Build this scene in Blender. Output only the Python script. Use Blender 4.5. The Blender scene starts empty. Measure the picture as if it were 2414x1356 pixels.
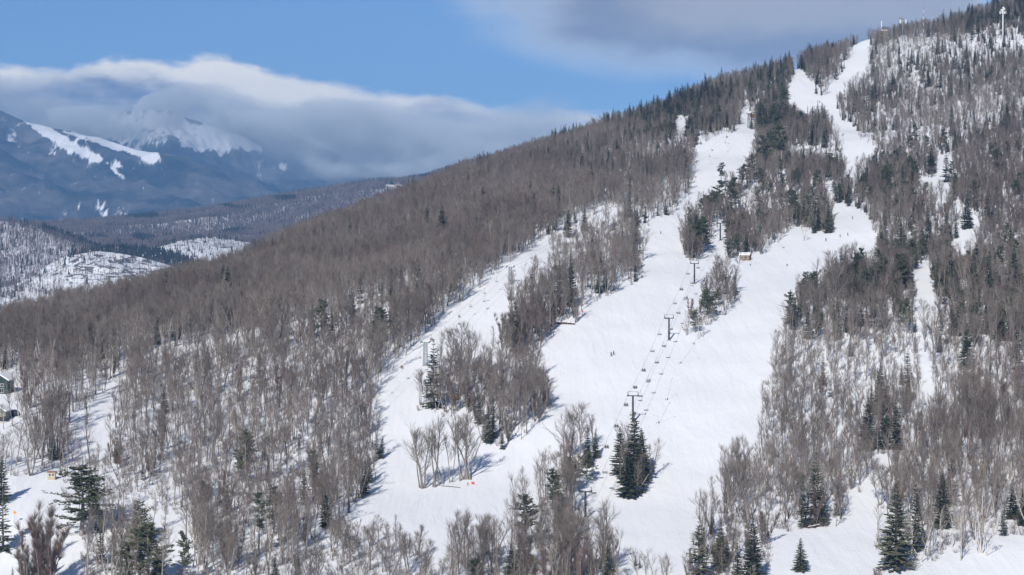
import bpy, bmesh, math, random
import numpy as np
from mathutils import Vector, Matrix, Euler
random.seed(7)
RNG = np.random.default_rng(11)
SC = bpy.context.scene
COL = SC.collection
R = math.radians

# ---------------------------------------------------------------- camera
F = 4694.0                      # focal length of a 70 mm lens in photograph pixels
PITCH = math.atan(118 / F)
CP, SP = math.cos(PITCH), math.sin(PITCH)
cam_d = bpy.data.cameras.new('camera')
cam_d.lens = 70.0; cam_d.sensor_width = 36.0; cam_d.sensor_fit = 'HORIZONTAL'
cam_d.clip_start = 1.0; cam_d.clip_end = 60000.0
cam = bpy.data.objects.new('camera', cam_d); COL.objects.link(cam)
cam.rotation_euler = (R(90) - PITCH, 0, 0)
SC.camera = cam

def ray(u, v):
    """direction per metre of northing (y) for a photograph position"""
    a = (np.asarray(u, float) - 1207) / F; b = (678 - np.asarray(v, float)) / F
    y = CP + b * SP
    return a / y, (b * CP - SP) / y
def project(x, y, z):
    f = y * CP - z * SP; up = y * SP + z * CP
    return 1207 + F * x / f, 678 - F * up / f
def at(u, v, d):
    a, b = ray(u, v); return Vector((float(a * d), float(d), float(b * d)))

# ---------------------------------------------------------------- terrain of the ski hill (survey points: bearing, height angle, distance)
CREST = [(-900,930,800),(-400,850,900),(0,786,1000),(200,748,1080),(420,702,1180),(600,626,1280),(820,552,1370),(950,497,1430),(1090,440,1490),
         (1200,388,1530),(1300,352,1560),(1500,288,1610),(1700,212,1680),(1900,160,1750),(2040,92,1830),(2200,80,1800),(2414,15,1780),(2900,-80,1760),(3400,-120,1760)]
SURVEY = [(0,1356,560),(600,1356,545),(1200,1356,545),(1800,1356,540),(2414,1356,535),
 (0,1220,590),(400,1220,600),(800,1220,605),(1200,1220,612),(1380,1222,622),(1800,1225,600),(2060,1240,592),(2414,1225,588),
 (0,1110,640),(122,1130,640),(600,1110,660),(1040,1145,657),(1380,1110,668),(1700,1110,662),(2060,1110,650),(2414,1110,640),
 (0,1000,700),(400,1000,712),(900,1000,715),(1300,1000,712),(1550,1000,714),(1800,1000,710),(2200,1000,700),(2414,1000,695),
 (0,930,745),(400,900,782),(900,900,772),(1300,900,765),(1600,900,768),(1850,900,762),(2200,900,755),(2414,900,750),
 (0,830,850),(300,800,872),(600,800,862),(960,800,835),(1300,800,822),(1580,800,824),(1850,800,816),(2200,800,806),(2414,800,800),
 (400,715,1080),(600,700,1000),(1000,700,905),(1300,700,893),(1600,700,900),(1900,700,892),(2200,700,872),(2414,700,862),
 (800,610,1150),(1000,600,1065),(1250,600,985),(1500,600,1010),(1750,608,1000),(2060,600,990),(2300,600,955),(2414,600,940),
 (1100,500,1220),(1300,500,1120),(1500,500,1115),(1700,500,1140),(2000,500,1120),(2200,500,1065),(2414,500,1040),
 (1200,410,1430),(1400,400,1310),(1650,400,1270),(1850,400,1260),(2000,405,1295),(2200,400,1210),(2414,400,1175),
 (1500,310,1530),(1700,318,1400),(1765,300,1440),(1900,300,1450),(2030,310,1470),(2200,300,1390),(2414,300,1330),
 (1800,205,1660),(1900,200,1650),(2000,190,1660),(2200,200,1575),(2414,200,1490),
 (2030,130,1770),(2200,120,1700),(2414,110,1630),(2350,60,1740)]
pts = []
for u, v, d in SURVEY + CREST:
    a, b = ray(u, v); pts.append((a * d, d, b * d))
for u, v, d in SURVEY:
    if u == 0:   a, b = ray(u, v); a2, _ = ray(-900, v); pts.append((a2 * d, d, b * d - 6))
    if u == 2414: a, b = ray(u, v); a2, _ = ray(3300, v); pts.append((a2 * d, d, b * d + 12))
for u, v, d in CREST:
    a, b = ray(u, v)
    pts.append((a * (d + 260), d + 260, b * d - 62)); pts.append((a * (d + 620), d + 620, b * d - 190))
for x in (-500, -150, 150, 500):
    for y, z in ((470, -95), (330, -99), (150, -103), (20, -108)): pts.append((x, y, z))
pts += [(x, 500, -97) for x in (-260, -190, -130, -60, 0, 60, 130, 190)]
P = np.array(pts, float)
def U(r2): return np.where(r2 > 0, r2 * np.log(np.maximum(r2, 1e-12)), 0.0)
S = 1000.0
Q = P[:, :2] / S
n = len(Q)
K = U(((Q[:, None] - Q[None]) ** 2).sum(-1)) + np.eye(n) * 0.0008
A = np.zeros((n + 3, n + 3)); A[:n, :n] = K; A[:n, n] = 1; A[:n, n + 1:] = Q; A[n, :n] = 1; A[n + 1:, :n] = Q.T
W = np.linalg.solve(A, np.concatenate([P[:, 2], np.zeros(3)]))

class Noise2:
    """cheap smooth value noise"""
    def __init__(self, seed):
        self.t = np.random.default_rng(seed).random((256, 256))
    def __call__(self, x, y, s):
        x = np.asarray(x) / s; y = np.asarray(y) / s
        xi = np.floor(x).astype(int); yi = np.floor(y).astype(int)
        fx = x - xi; fy = y - yi
        fx = fx * fx * (3 - 2 * fx); fy = fy * fy * (3 - 2 * fy)
        t = self.t
        a = t[xi % 256, yi % 256]; b = t[(xi + 1) % 256, yi % 256]; c = t[xi % 256, (yi + 1) % 256]; d = t[(xi + 1) % 256, (yi + 1) % 256]
        return (a * (1 - fx) + b * fx) * (1 - fy) + (c * (1 - fx) + d * fx) * fy - 0.5
NZ = Noise2(5); NZ2 = Noise2(9)
def fbm(x, y, s, oct=4, gain=0.5, nz=None):
    nz = nz or NZ; r = 0; a = 1.0
    for k in range(oct):
        r = r + a * nz(np.asarray(x) + 37.7 * k, np.asarray(y) + 91.3 * k, s); s /= 2.03; a *= gain
    return r

GX0, GX1, GY0, GY1, GS = -960.0, 1060.0, 10.0, 2480.0, 6.0
gx = np.arange(GX0, GX1, GS); gy = np.arange(GY0, GY1, GS)
XX, YY = np.meshgrid(gx, gy)
def tps(x, y):
    out = np.empty(x.size); xf = x.ravel() / S; yf = y.ravel() / S
    for i in range(0, x.size, 20000):
        q = np.stack([xf[i:i + 20000], yf[i:i + 20000]], 1)
        out[i:i + 20000] = U(((q[:, None] - Q[None]) ** 2).sum(-1)) @ W[:n] + W[n] + q @ W[n + 1:]
    return out.reshape(x.shape)
ZZ = tps(XX, YY)
ZZ += 2.4 * fbm(XX, YY, 70, 3) * np.clip((YY - 300) / 400, 0, 1)
def H(x, y):
    x = np.asarray(x, float); y = np.asarray(y, float)
    i = np.clip((x - GX0) / GS, 0, len(gx) - 1.001); j = np.clip((y - GY0) / GS, 0, len(gy) - 1.001)
    i0 = i.astype(int); j0 = j.astype(int); fi = i - i0; fj = j - j0
    return (ZZ[j0, i0] * (1 - fi) + ZZ[j0, i0 + 1] * fi) * (1 - fj) + (ZZ[j0 + 1, i0] * (1 - fi) + ZZ[j0 + 1, i0 + 1] * fi) * fj
_ys = np.arange(320, 2100, 2.0)
def ground(u, v):
    """where the line of sight of a photograph position meets the hill"""
    a, b = ray(u, v)
    g = b * _ys - H(a * _ys, _ys)
    k = np.nonzero(g < 0)[0]
    if len(k) == 0 or k[0] == 0:
        y = _ys[np.argmin(g)]
    else:
        k = k[0]; t = g[k - 1] / (g[k - 1] - g[k]); y = _ys[k - 1] + 2.0 * t
    x = float(a * y)
    return Vector((x, float(y), float(H(x, y))))
_cu = np.array([c[0] for c in CREST], float); _cd = np.array([c[2] for c in CREST], float)
def crest_y(u): return np.interp(u, _cu, _cd)

# ---------------------------------------------------------------- mesh helpers
class MB:
    """gathers faces for one mesh object"""
    def __init__(self): self.v = []; self.f = []; self.m = []; self.n = 0
    def add(self, verts, faces, mi=0):
        verts = np.asarray(verts, float).reshape(-1, 3)
        self.v.append(verts); o = self.n
        for f in faces: self.f.append([i + o for i in f]); self.m.append(mi)
        self.n += len(verts)
    def box(self, c, s, rot=None, mi=0):
        c = Vector(c); h = Vector(s) / 2
        vs = [Vector((sx * h.x, sy * h.y, sz * h.z)) for sx in (-1, 1) for sy in (-1, 1) for sz in (-1, 1)]
        if rot is not None: vs = [rot @ q for q in vs]
        self.add([tuple(c + q) for q in vs], [(0, 1, 3, 2), (4, 6, 7, 5), (0, 4, 5, 1), (2, 3, 7, 6), (0, 2, 6, 4), (1, 5, 7, 3)], mi)
    def tube(self, path, radii, n=6, mi=0, cap=True):
        path = [Vector(p) for p in path]; rings = []
        for i, p in enumerate(path):
            t = (path[min(i + 1, len(path) - 1)] - path[max(i - 1, 0)])
            t = t.normalized() if t.length > 1e-9 else Vector((0, 0, 1))
            a = t.cross(Vector((0, 1, 0)) if abs(t.y) < 0.9 else Vector((1, 0, 0))).normalized(); b = t.cross(a)
            r = radii[i] if hasattr(radii, '__len__') else radii
            rings.append([tuple(p + (a * math.cos(2 * math.pi * k / n) + b * math.sin(2 * math.pi * k / n)) * r) for k in range(n)])
        vs = [q for rg in rings for q in rg]; fs = []
        for i in range(len(path) - 1):
            for k in range(n):
                k2 = (k + 1) % n; fs.append((i * n + k, i * n + k2, (i + 1) * n + k2, (i + 1) * n + k))
        if cap: fs.append(tuple(range(n))[::-1]); fs.append(tuple(range((len(path) - 1) * n, len(path) * n)))
        self.add(vs, fs, mi)
    def bar(self, a, b, r, n=5, mi=0): self.tube([a, b], [r, r], n, mi)
    def mesh(self, name, mats, smooth=False):
        me = bpy.data.meshes.new(name)
        me.from_pydata(np.concatenate(self.v).tolist() if self.v else [], [], self.f)
        for m in (mats if isinstance(mats, (list, tuple)) else [mats]): me.materials.append(m)
        me.polygons.foreach_set('material_index', self.m)
        if smooth: me.polygons.foreach_set('use_smooth', [True] * len(self.f))
        me.update(); return me
    def build(self, name, mats, parent=None, loc=None, smooth=False):
        o = bpy.data.objects.new(name, self.mesh(name, mats, smooth)); COL.objects.link(o)
        if parent: o.parent = parent
        if loc is not None: o.location = loc
        return o
def tag(o, label=None, cat=None, group=None, kind=None):
    if label: o['label'] = label
    if cat: o['category'] = cat
    if group: o['group'] = group
    if kind: o['kind'] = kind
    return o
def empty(name, loc, rz=0.0, label=None, cat=None, group=None):
    o = bpy.data.objects.new(name, None); COL.objects.link(o); o.location = loc; o.rotation_euler = (0, 0, rz)
    o.empty_display_size = 0.5
    return tag(o, label, cat, group)
def copy_tree(o, parent=None):
    c = o.copy(); COL.objects.link(c)
    if parent: c.parent = parent
    for ch in list(o.children): copy_tree(ch, c)
    return c
def grid_mesh(name, X, Y, Z, mat, smooth=True):
    r, c = X.shape
    me = bpy.data.meshes.new(name)
    me.vertices.add(r * c); me.vertices.foreach_set('co', np.stack([X, Y, Z], -1).ravel())
    i = np.arange((r - 1) * (c - 1)); a = (i // (c - 1)) * c + i % (c - 1)
    q = np.stack([a, a + 1, a + c + 1, a + c], 1).astype(np.int32)
    me.loops.add(q.size); me.loops.foreach_set('vertex_index', q.ravel())
    me.polygons.add(len(q)); me.polygons.foreach_set('loop_start', np.arange(0, q.size, 4, dtype=np.int32))
    me.polygons.foreach_set('use_smooth', np.ones(len(q), bool))
    me.update(calc_edges=True); me.validate(); me.materials.append(mat)
    o = bpy.data.objects.new(name, me); COL.objects.link(o); return o

# ---------------------------------------------------------------- materials
def mat(name):
    m = bpy.data.materials.new(name); m.use_nodes = True
    nt = m.node_tree; return m, nt, nt.nodes['Principled BSDF']
def nd(nt, t, **kw):
    x = nt.nodes.new(t)
    for k, v in kw.items(): setattr(x, k, v)
    return x
def plain(name, col, rough=0.7, var=0.15, scale=3.0, metal=0.0, spec=0.3, rnd=0.0):
    """noise-varied colour; rnd also varies it from object to object"""
    m, nt, b = mat(name)
    tc = nd(nt, 'ShaderNodeTexCoord'); nz = nd(nt, 'ShaderNodeTexNoise'); nz.inputs['Scale'].default_value = scale; nz.inputs['Detail'].default_value = 5
    nt.links.new(tc.outputs['Object'], nz.inputs['Vector'])
    rp = nd(nt, 'ShaderNodeValToRGB')
    rp.color_ramp.elements[0].position = 0.3; rp.color_ramp.elements[1].position = 0.7
    rp.color_ramp.elements[0].color = (*[c * (1 - var) for c in col], 1); rp.color_ramp.elements[1].color = (*[min(1, c * (1 + var)) for c in col], 1)
    nt.links.new(nz.outputs['Fac'], rp.inputs['Fac']); out = rp.outputs['Color']
    if rnd:
        oi = nd(nt, 'ShaderNodeObjectInfo'); mr = nd(nt, 'ShaderNodeMapRange'); mr.inputs['To Min'].default_value = 1 - rnd; mr.inputs['To Max'].default_value = 1 + rnd
        nt.links.new(oi.outputs['Random'], mr.inputs['Value'])
        mx = nd(nt, 'ShaderNodeVectorMath', operation='SCALE'); nt.links.new(out, mx.inputs[0]); nt.links.new(mr.outputs['Result'], mx.inputs['Scale']); out = mx.outputs['Vector']
    nt.links.new(out, b.inputs['Base Color'])
    b.inputs['Roughness'].default_value = rough; b.inputs['Metallic'].default_value = metal; b.inputs['Specular IOR Level'].default_value = spec
    return m
def two_tone(name, c1, c2, rough=0.85, scale=1.2):
    """per-tree colour between two tones plus a fine noise"""
    m, nt, b = mat(name)
    oi = nd(nt, 'ShaderNodeObjectInfo'); tc = nd(nt, 'ShaderNodeTexCoord'); nz = nd(nt, 'ShaderNodeTexNoise'); nz.inputs['Scale'].default_value = scale; nz.inputs['Detail'].default_value = 4
    nt.links.new(tc.outputs['Object'], nz.inputs['Vector'])
    ad = nd(nt, 'ShaderNodeMath', operation='MULTIPLY_ADD'); ad.inputs[1].default_value = 0.75
    nt.links.new(oi.outputs['Random'], ad.inputs[0]); 
    sc = nd(nt, 'ShaderNodeMath', operation='MULTIPLY_ADD'); sc.inputs[1].default_value = 1.2; sc.inputs[2].default_value = -0.48
    geo = nd(nt, 'ShaderNodeNewGeometry'); ns_ = nd(nt, 'ShaderNodeTexNoise'); ns_.inputs['Scale'].default_value = 0.014; ns_.inputs['Detail'].default_value = 3; nt.links.new(geo.outputs['Position'], ns_.inputs['Vector'])
    sa = nd(nt, 'ShaderNodeMath', operation='MULTIPLY_ADD'); sa.inputs[1].default_value = 2.2; sa.inputs[2].default_value = -1.1; nt.links.new(ns_.outputs['Fac'], sa.inputs[0])   # stands of one kind
    sb = nd(nt, 'ShaderNodeMath', operation='ADD'); nt.links.new(sc.outputs[0], sb.inputs[0]); nt.links.new(sa.outputs[0], sb.inputs[1])
    nt.links.new(nz.outputs['Fac'], sc.inputs[0]); nt.links.new(sb.outputs[0], ad.inputs[2]); ad.use_clamp = True
    mx = nd(nt, 'ShaderNodeMix', data_type='RGBA'); mx.inputs['A'].default_value = (*c1, 1); mx.inputs['B'].default_value = (*c2, 1)
    nt.links.new(ad.outputs[0], mx.inputs['Factor']); nt.links.new(mx.outputs['Result'], b.inputs['Base Color'])
    b.inputs['Roughness'].default_value = rough; b.inputs['Specular IOR Level'].default_value = 0.15
    return m
def snow_mat(name, base=(0.86, 0.875, 0.90), bump=1.0):
    m, nt, b = mat(name)
    geo = nd(nt, 'ShaderNodeNewGeometry')
    mp = nd(nt, 'ShaderNodeMapping'); mp.inputs['Scale'].default_value = (0.22, 0.06, 0.2); nt.links.new(geo.outputs['Position'], mp.inputs['Vector'])
    n1 = nd(nt, 'ShaderNodeTexNoise'); n1.inputs['Scale'].default_value = 1.0; n1.inputs['Detail'].default_value = 6; n1.inputs['Roughness'].default_value = 0.6; n1.inputs['Distortion'].default_value = 0.6
    nt.links.new(mp.outputs['Vector'], n1.inputs['Vector'])
    n2 = nd(nt, 'ShaderNodeTexNoise'); n2.inputs['Scale'].default_value = 0.03; n2.inputs['Detail'].default_value = 5
    nt.links.new(geo.outputs['Position'], n2.inputs['Vector'])
    n3 = nd(nt, 'ShaderNodeTexNoise'); n3.inputs['Scale'].default_value = 0.9; n3.inputs['Detail'].default_value = 4
    nt.links.new(geo.outputs['Position'], n3.inputs['Vector'])
    bp = nd(nt, 'ShaderNodeBump'); bp.inputs['Strength'].default_value = 0.55 * bump; bp.inputs['Distance'].default_value = 0.9
    nt.links.new(n1.outputs['Fac'], bp.inputs['Height'])
    bp2 = nd(nt, 'ShaderNodeBump'); bp2.inputs['Strength'].default_value = 0.35 * bump; bp2.inputs['Distance'].default_value = 0.35
    nt.links.new(n3.outputs['Fac'], bp2.inputs['Height']); nt.links.new(bp.outputs['Normal'], bp2.inputs['Normal']); nt.links.new(bp2.outputs['Normal'], b.inputs['Normal'])
    mp4 = nd(nt, 'ShaderNodeMapping'); mp4.inputs['Scale'].default_value = (0.05, 0.008, 0.02); mp4.inputs['Rotation'].default_value = (0, 0, R(-14)); nt.links.new(geo.outputs['Position'], mp4.inputs['Vector'])
    n4 = nd(nt, 'ShaderNodeTexNoise'); n4.inputs['Scale'].default_value = 1.0; n4.inputs['Detail'].default_value = 3; n4.inputs['Distortion'].default_value = 0.3; nt.links.new(mp4.outputs['Vector'], n4.inputs['Vector'])
    bp3 = nd(nt, 'ShaderNodeBump'); bp3.inputs['Strength'].default_value = 0.6 * bump; bp3.inputs['Distance'].default_value = 3.0; nt.links.new(n4.outputs['Fac'], bp3.inputs['Height']); nt.links.new(bp2.outputs['Normal'], bp3.inputs['Normal']); mp5 = nd(nt, 'ShaderNodeMapping'); mp5.inputs['Scale'].default_value = (0.55, 0.012, 0.03); mp5.inputs['Rotation'].default_value = (0, 0, R(-16)); nt.links.new(geo.outputs['Position'], mp5.inputs['Vector'])
    n5 = nd(nt, 'ShaderNodeTexNoise'); n5.inputs['Scale'].default_value = 1.0; n5.inputs['Detail'].default_value = 4; n5.inputs['Distortion'].default_value = 0.5; nt.links.new(mp5.outputs['Vector'], n5.inputs['Vector'])
    bp4 = nd(nt, 'ShaderNodeBump'); bp4.inputs['Strength'].default_value = 0.35 * bump; bp4.inputs['Distance'].default_value = 0.45; nt.links.new(n5.outputs['Fac'], bp4.inputs['Height']); nt.links.new(bp3.outputs['Normal'], bp4.inputs['Normal']); nt.links.new(bp4.outputs['Normal'], b.inputs['Normal'])
    rp = nd(nt, 'ShaderNodeValToRGB'); rp.color_ramp.elements[0].position = 0.3; rp.color_ramp.elements[1].position = 0.65
    rp.color_ramp.elements[0].color = (*[c * 0.95 for c in base], 1); rp.color_ramp.elements[1].color = (*base, 1)
    nt.links.new(n2.outputs['Fac'], rp.inputs['Fac']); nt.links.new(rp.outputs['Color'], b.inputs['Base Color'])
    b.inputs['Roughness'].default_value = 0.75; b.inputs['Specular IOR Level'].default_value = 0.25
    return m
M_SNOW = snow_mat('snow_surface')
M_SNOWCAP = plain('snow_cover', (0.86, 0.875, 0.9), 0.75, 0.03)
M_BARK = two_tone('grey_bark', (0.165, 0.143, 0.126), (0.32, 0.285, 0.255), scale=3)
M_TWIG = two_tone('grey_brown_twigs', (0.13, 0.106, 0.092), (0.255, 0.22, 0.193))
M_TWIG_RED = two_tone('reddish_twigs', (0.145, 0.098, 0.085), (0.21, 0.152, 0.135))
M_TWIG_PALE = two_tone('pale_twigs', (0.30, 0.265, 0.235), (0.42, 0.38, 0.345))
M_BIRCH = two_tone('white_birch_bark', (0.42, 0.38, 0.34), (0.62, 0.58, 0.53), scale=5)
M_NEEDLE = two_tone('spruce_needles', (0.055, 0.068, 0.046), (0.145, 0.15, 0.10), scale=1.5)
M_PINE = two_tone('pine_needles', (0.058, 0.076, 0.044), (0.145, 0.155, 0.092), scale=1.5)
ground_o = grid_mesh('ground', XX, YY, ZZ, M_SNOW); tag(ground_o, 'snow covered ski hill with open white trails', None, None, 'structure')
# ---------------------------------------------------------------- tree shapes
def unit(v): return v / (np.linalg.norm(v) + 1e-12)
class TB(MB):
    def limb(self, path, r0, r1, n=3, mi=0):
        self.tube([tuple(p) for p in path], np.linspace(r0, r1, len(path)), n, mi, cap=False)
    def strips(self, p0, p1, w, rng, mi=0):
        """thin tapering twigs: one quad each"""
        d = p1 - p0; r = rng.normal(size=d.shape); s = np.cross(d, r); s /= np.linalg.norm(s, axis=1)[:, None] + 1e-9
        w = w[:, None] if hasattr(w, 'shape') else w
        k = len(p0); vs = np.empty((k * 4, 3))
        vs[0::4] = p0 - s * w / 2; vs[1::4] = p0 + s * w / 2; vs[2::4] = p1 + s * w * 0.2; vs[3::4] = p1 - s * w * 0.2
        self.add(vs, [(4 * i, 4 * i + 1, 4 * i + 2, 4 * i + 3) for i in range(k)], mi)
def rot_about(v, ax, a):
    ax = unit(ax); return v * math.cos(a) + np.cross(ax, v) * math.sin(a) + ax * np.dot(ax, v) * (1 - math.cos(a))
def grow(p, d, L, segs, rng, wob=0.12, up=0.05):
    pts = [p]; d = unit(d)
    for i in range(segs):
        d = unit(d + rng.normal(size=3) * wob + np.array([0, 0, up])); p = p + d * L / segs; pts.append(p)
    return np.array(pts), d
def bare_tree(seed, h, r, clear=0.4, spread=0.55, nl=15, ns=6, nt=9, fork=1, tw=0.035, ang=(0.5, 0.95), tl=1.15, lean=0.03):
    """leafless broadleaf tree: (trunk mesh builder, crown mesh builder)"""
    g = np.random.default_rng(seed); T = TB(); C = TB(); A0 = []; A1 = []; WW = []
    stems = []
    base = np.array([0, 0, -0.4])
    if fork == 1:
        pth, d = grow(base, np.array([g.normal() * lean, g.normal() * lean, 1]), h * 0.86, 8, g, 0.05, 0.06); stems.append((pth, r))
    else:
        for k in range(fork):
            a = 2 * math.pi * k / fork + g.random(); sp = 0.16 + 0.2 * g.random()
            pth, d = grow(base + np.array([math.cos(a), math.sin(a), 0]) * r * 0.5, np.array([math.cos(a) * sp, math.sin(a) * sp, 1]), h * (0.78 + 0.14 * g.random()), 8, g, 0.07, 0.05)
            stems.append((pth, r * 0.72))
    for pth, rr in stems:
        k = len(pth); rad = rr * (1 - np.linspace(0, 1, k)) ** 0.75 + 0.025; rad[0] *= 1.35
        T.tube([tuple(q) for q in pth], rad, 6, 0, cap=False)
        n = max(4, int(nl / len(stems) ** 0.6))
        for j in range(n):
            t = clear + (0.98 - clear) * (j + g.random() * 0.8) / n
            i = min(int(t * (k - 1)), k - 2); f = t * (k - 1) - i; p = pth[i] * (1 - f) + pth[i + 1] * f
            az = g.random() * 2 * math.pi + j * 2.4; el = g.uniform(*ang)
            env = math.sin(math.pi * min(1, 0.28 + 0.72 * (t - clear) / (1 - clear + 1e-6)) ** 0.9)
            L = h * spread * (0.35 + 0.65 * env) * g.uniform(0.6, 1.05) * 0.62 / len(stems) ** 0.25
            d0 = np.array([math.cos(az) * math.sin(el), math.sin(az) * math.sin(el), math.cos(el)])
            lp, ld = grow(p, d0, L, 4, g, 0.13, 0.1); lr = max(0.03, rr * 0.42 * (1 - t * 0.75))
            C.limb(lp, lr, 0.015, 4, 0)
            for q in range(ns):
                s = 0.25 + 0.75 * (q + g.random()) / ns; i2 = min(int(s * 4), 3); f2 = s * 4 - i2
                p2 = lp[i2] * (1 - f2) + lp[i2 + 1] * f2; dd = unit(lp[i2 + 1] - lp[i2]); ax = g.normal(size=3)
                d2 = rot_about(dd, ax, g.uniform(0.4, 0.85)); L2 = L * g.uniform(0.3, 0.5)
                sp2, _ = grow(p2, d2, L2, 2, g, 0.15, 0.13); C.limb(sp2, lr * 0.38 + 0.006, 0.01, 3, 0)
                for w in range(nt):
                    s3 = g.random(); b = sp2[0] * (1 - s3) + sp2[2] * s3 if s3 < 0.5 else sp2[1] * (1 - (s3 - .5) * 2) + sp2[2] * (s3 - .5) * 2
                    d3 = unit(rot_about(unit(sp2[2] - sp2[0]), g.normal(size=3), g.uniform(0.2, 0.8)) + np.array([0, 0, 0.3]))
                    A0.append(b); A1.append(b + d3 * tl * g.uniform(0.5, 1.2)); WW.append(tw * g.uniform(0.7, 1.3))
    C.strips(np.array(A0), np.array(A1), np.array(WW), g, 1)
    return T, C
def shrub(seed, h, n=14, nt=12, tw=0.03):
    g = np.random.default_rng(seed); T = TB(); C = TB(); A0 = []; A1 = []
    for k in range(n):
        a = g.random() * 6.283; rr = g.random() ** 0.5 * h * 0.22; b = np.array([math.cos(a) * rr, math.sin(a) * rr, -0.2])
        pth, d = grow(b, np.array([math.cos(a) * 0.35, math.sin(a) * 0.35, 1]), h * g.uniform(0.55, 1.0), 4, g, 0.13, 0.05)
        T.limb(pth, 0.045, 0.012, 3, 0)
        for w in range(nt):
            s = g.uniform(0.3, 1) * 4; i = min(int(s), 3); p = pth[i] * (1 - (s - i)) + pth[i + 1] * (s - i)
            d3 = unit(rot_about(unit(pth[i + 1] - pth[i]), g.normal(size=3), g.uniform(0.3, 0.9))); A0.append(p); A1.append(p + d3 * h * g.uniform(0.12, 0.3))
    C.strips(np.array(A0), np.array(A1), tw, g, 0); return T, C
def spruce(seed, h, rad, levels=30, br=8, gap=0.06, droop=0.25, low=0.06, thin=1.0, snow=0.0, shape=0.9):
    g = np.random.default_rng(seed); T = TB(); C = TB(); V = []; Fc = []; MI = []
    T.tube([(0, 0, -0.4), (g.normal() * .05, g.normal() * .05, h * 0.5), (0, 0, h)], [h * 0.016 + 0.05, h * 0.011, 0.02], 6, 0, cap=False)
    k = 0
    for l in range(levels):
        t = low + (1 - low) * (l + g.random() * 0.7) / levels
        if g.random() < gap: continue
        nb = max(4, int(round(br * (1 - 0.45 * t))))
        env = rad * ((1 - t) ** shape) * (0.9 + 0.1 * math.sin(l * 2.1)) + 0.12
        if t < 0.18: env *= 0.72 + t * 1.6
        a0 = g.random() * 6.283
        for b in range(nb):
            az = a0 + 6.283 * b / nb + g.normal() * 0.22; L = env * g.uniform(0.62, 1.18)
            dr = (-droop + 0.75 * t ** 1.5) + g.normal() * 0.08
            d = np.array([math.cos(az), math.sin(az), dr]); s = np.array([-math.sin(az), math.cos(az), 0]); z0 = h * t + g.normal() * 0.08
            p = np.array([0, 0, z0]); wd = (0.16 + 0.17 * L) * g.uniform(0.75, 1.25) * thin
            tip = p + d * L + np.array([0, 0, 0.07 * L])
            # ragged spray: overlapping drooping leaf-shaped pieces along the bough
            m = 3 if L > 0.9 else 2
            for q in range(m):
                c0 = 0.12 + 0.8 * q / m; a = p + d * L * c0; e = p + d * L * min(1.05, c0 + 0.5) + np.array([0, 0, 0.05 * L]); wv = wd * (1.0 - 0.25 * q) 
                mid = (a + e) / 2; sg = g.uniform(-0.25, 0.25)
                for side in (-1, 1):
                    o = mid + s * side * wv + np.array([0, 0, -wv * g.uniform(0.25, 0.75)]) + d * sg
                    V += [a, o, e]; Fc.append((k, k + 1, k + 2)); MI.append(0); k += 3
                hang = mid + np.array([0, 0, -wv * g.uniform(0.5, 1.1)]) + s * g.normal() * 0.1
                V += [a, hang, e]; Fc.append((k, k + 1, k + 2)); MI.append(0); k += 3
            if snow and g.random() < snow:
                up = np.array([0, 0, 0.05]); V += [p + d * L * .45 + up, p + d * L * .7 + s * wd * .6 + up, tip * .93 + p * .07 + up, p + d * L * .7 - s * wd * .6 + up]; Fc.append((k, k + 1, k + 2, k + 3)); MI.append(1); k += 4
    C.add(np.array(V), Fc, 0); C.m = MI
    return T, C
def pine(seed, h, rad, levels=13, br=5, low=0.3, dens=1.0, flat=0.0):
    """white pine: irregular tiers of long boughs with plumes of needles"""
    g = np.random.default_rng(seed); T = TB(); C = TB(); V = []; Fc = []; k = 0
    tp, _ = grow(np.array([0, 0, -0.4]), np.array([g.normal() * .03, g.normal() * .03, 1]), h * 0.98, 7, g, 0.03, 0.04)
    T.tube([tuple(q) for q in tp], np.linspace(h * 0.018 + 0.06, 0.03, 8), 6, 0, cap=False)
    for l in range(levels):
        t = low + (0.97 - low) * (l + g.random() * 0.6) / levels
        i = min(int(t * 7), 6); p0 = tp[i] * (1 - (t * 7 - i)) + tp[i + 1] * (t * 7 - i)
        env = rad * (math.sin(math.pi * min(1, 0.32 + 0.68 * (t - low) / (1 - low))) ** 0.8 + 0.12)
        for b in range(br):
            if g.random() < 0.12: continue
            az = g.random() * 6.283; L = env * g.uniform(0.45, 1.2); el = g.uniform(-0.1, 0.2) + 0.5 * t * t
            bp, bd = grow(p0, np.array([math.cos(az), math.sin(az), el]), L, 3, g, 0.09, 0.06 - flat); C.limb(bp, 0.05, 0.015, 3, 1)
            for q in range(int((5 + 5 * L / 2.5) * dens)):
                s = (0.3 + 0.72 * g.random()) * 3; i2 = min(int(s), 2); f2 = s - i2; c = bp[i2] * (1 - f2) + bp[i2 + 1] * f2
                c = c + g.normal(size=3) * np.array([0.22, 0.22, 0.1]) * (0.6 + 0.25 * L)
                for w in range(4):
                    d = unit(g.normal(size=3) * np.array([1, 1, 0.5]) + np.array([0, 0, 0.35])); s2 = unit(np.cross(d, g.normal(size=3))); Lq = g.uniform(0.35, 0.75)
                    V += [c - s2 * 0.13 - d * 0.1, c + s2 * 0.13 - d * 0.1, c + d * Lq]; Fc.append((k, k + 1, k + 2)); k += 3
    C.add(np.array(V), Fc, 0)
    return T, C

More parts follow.
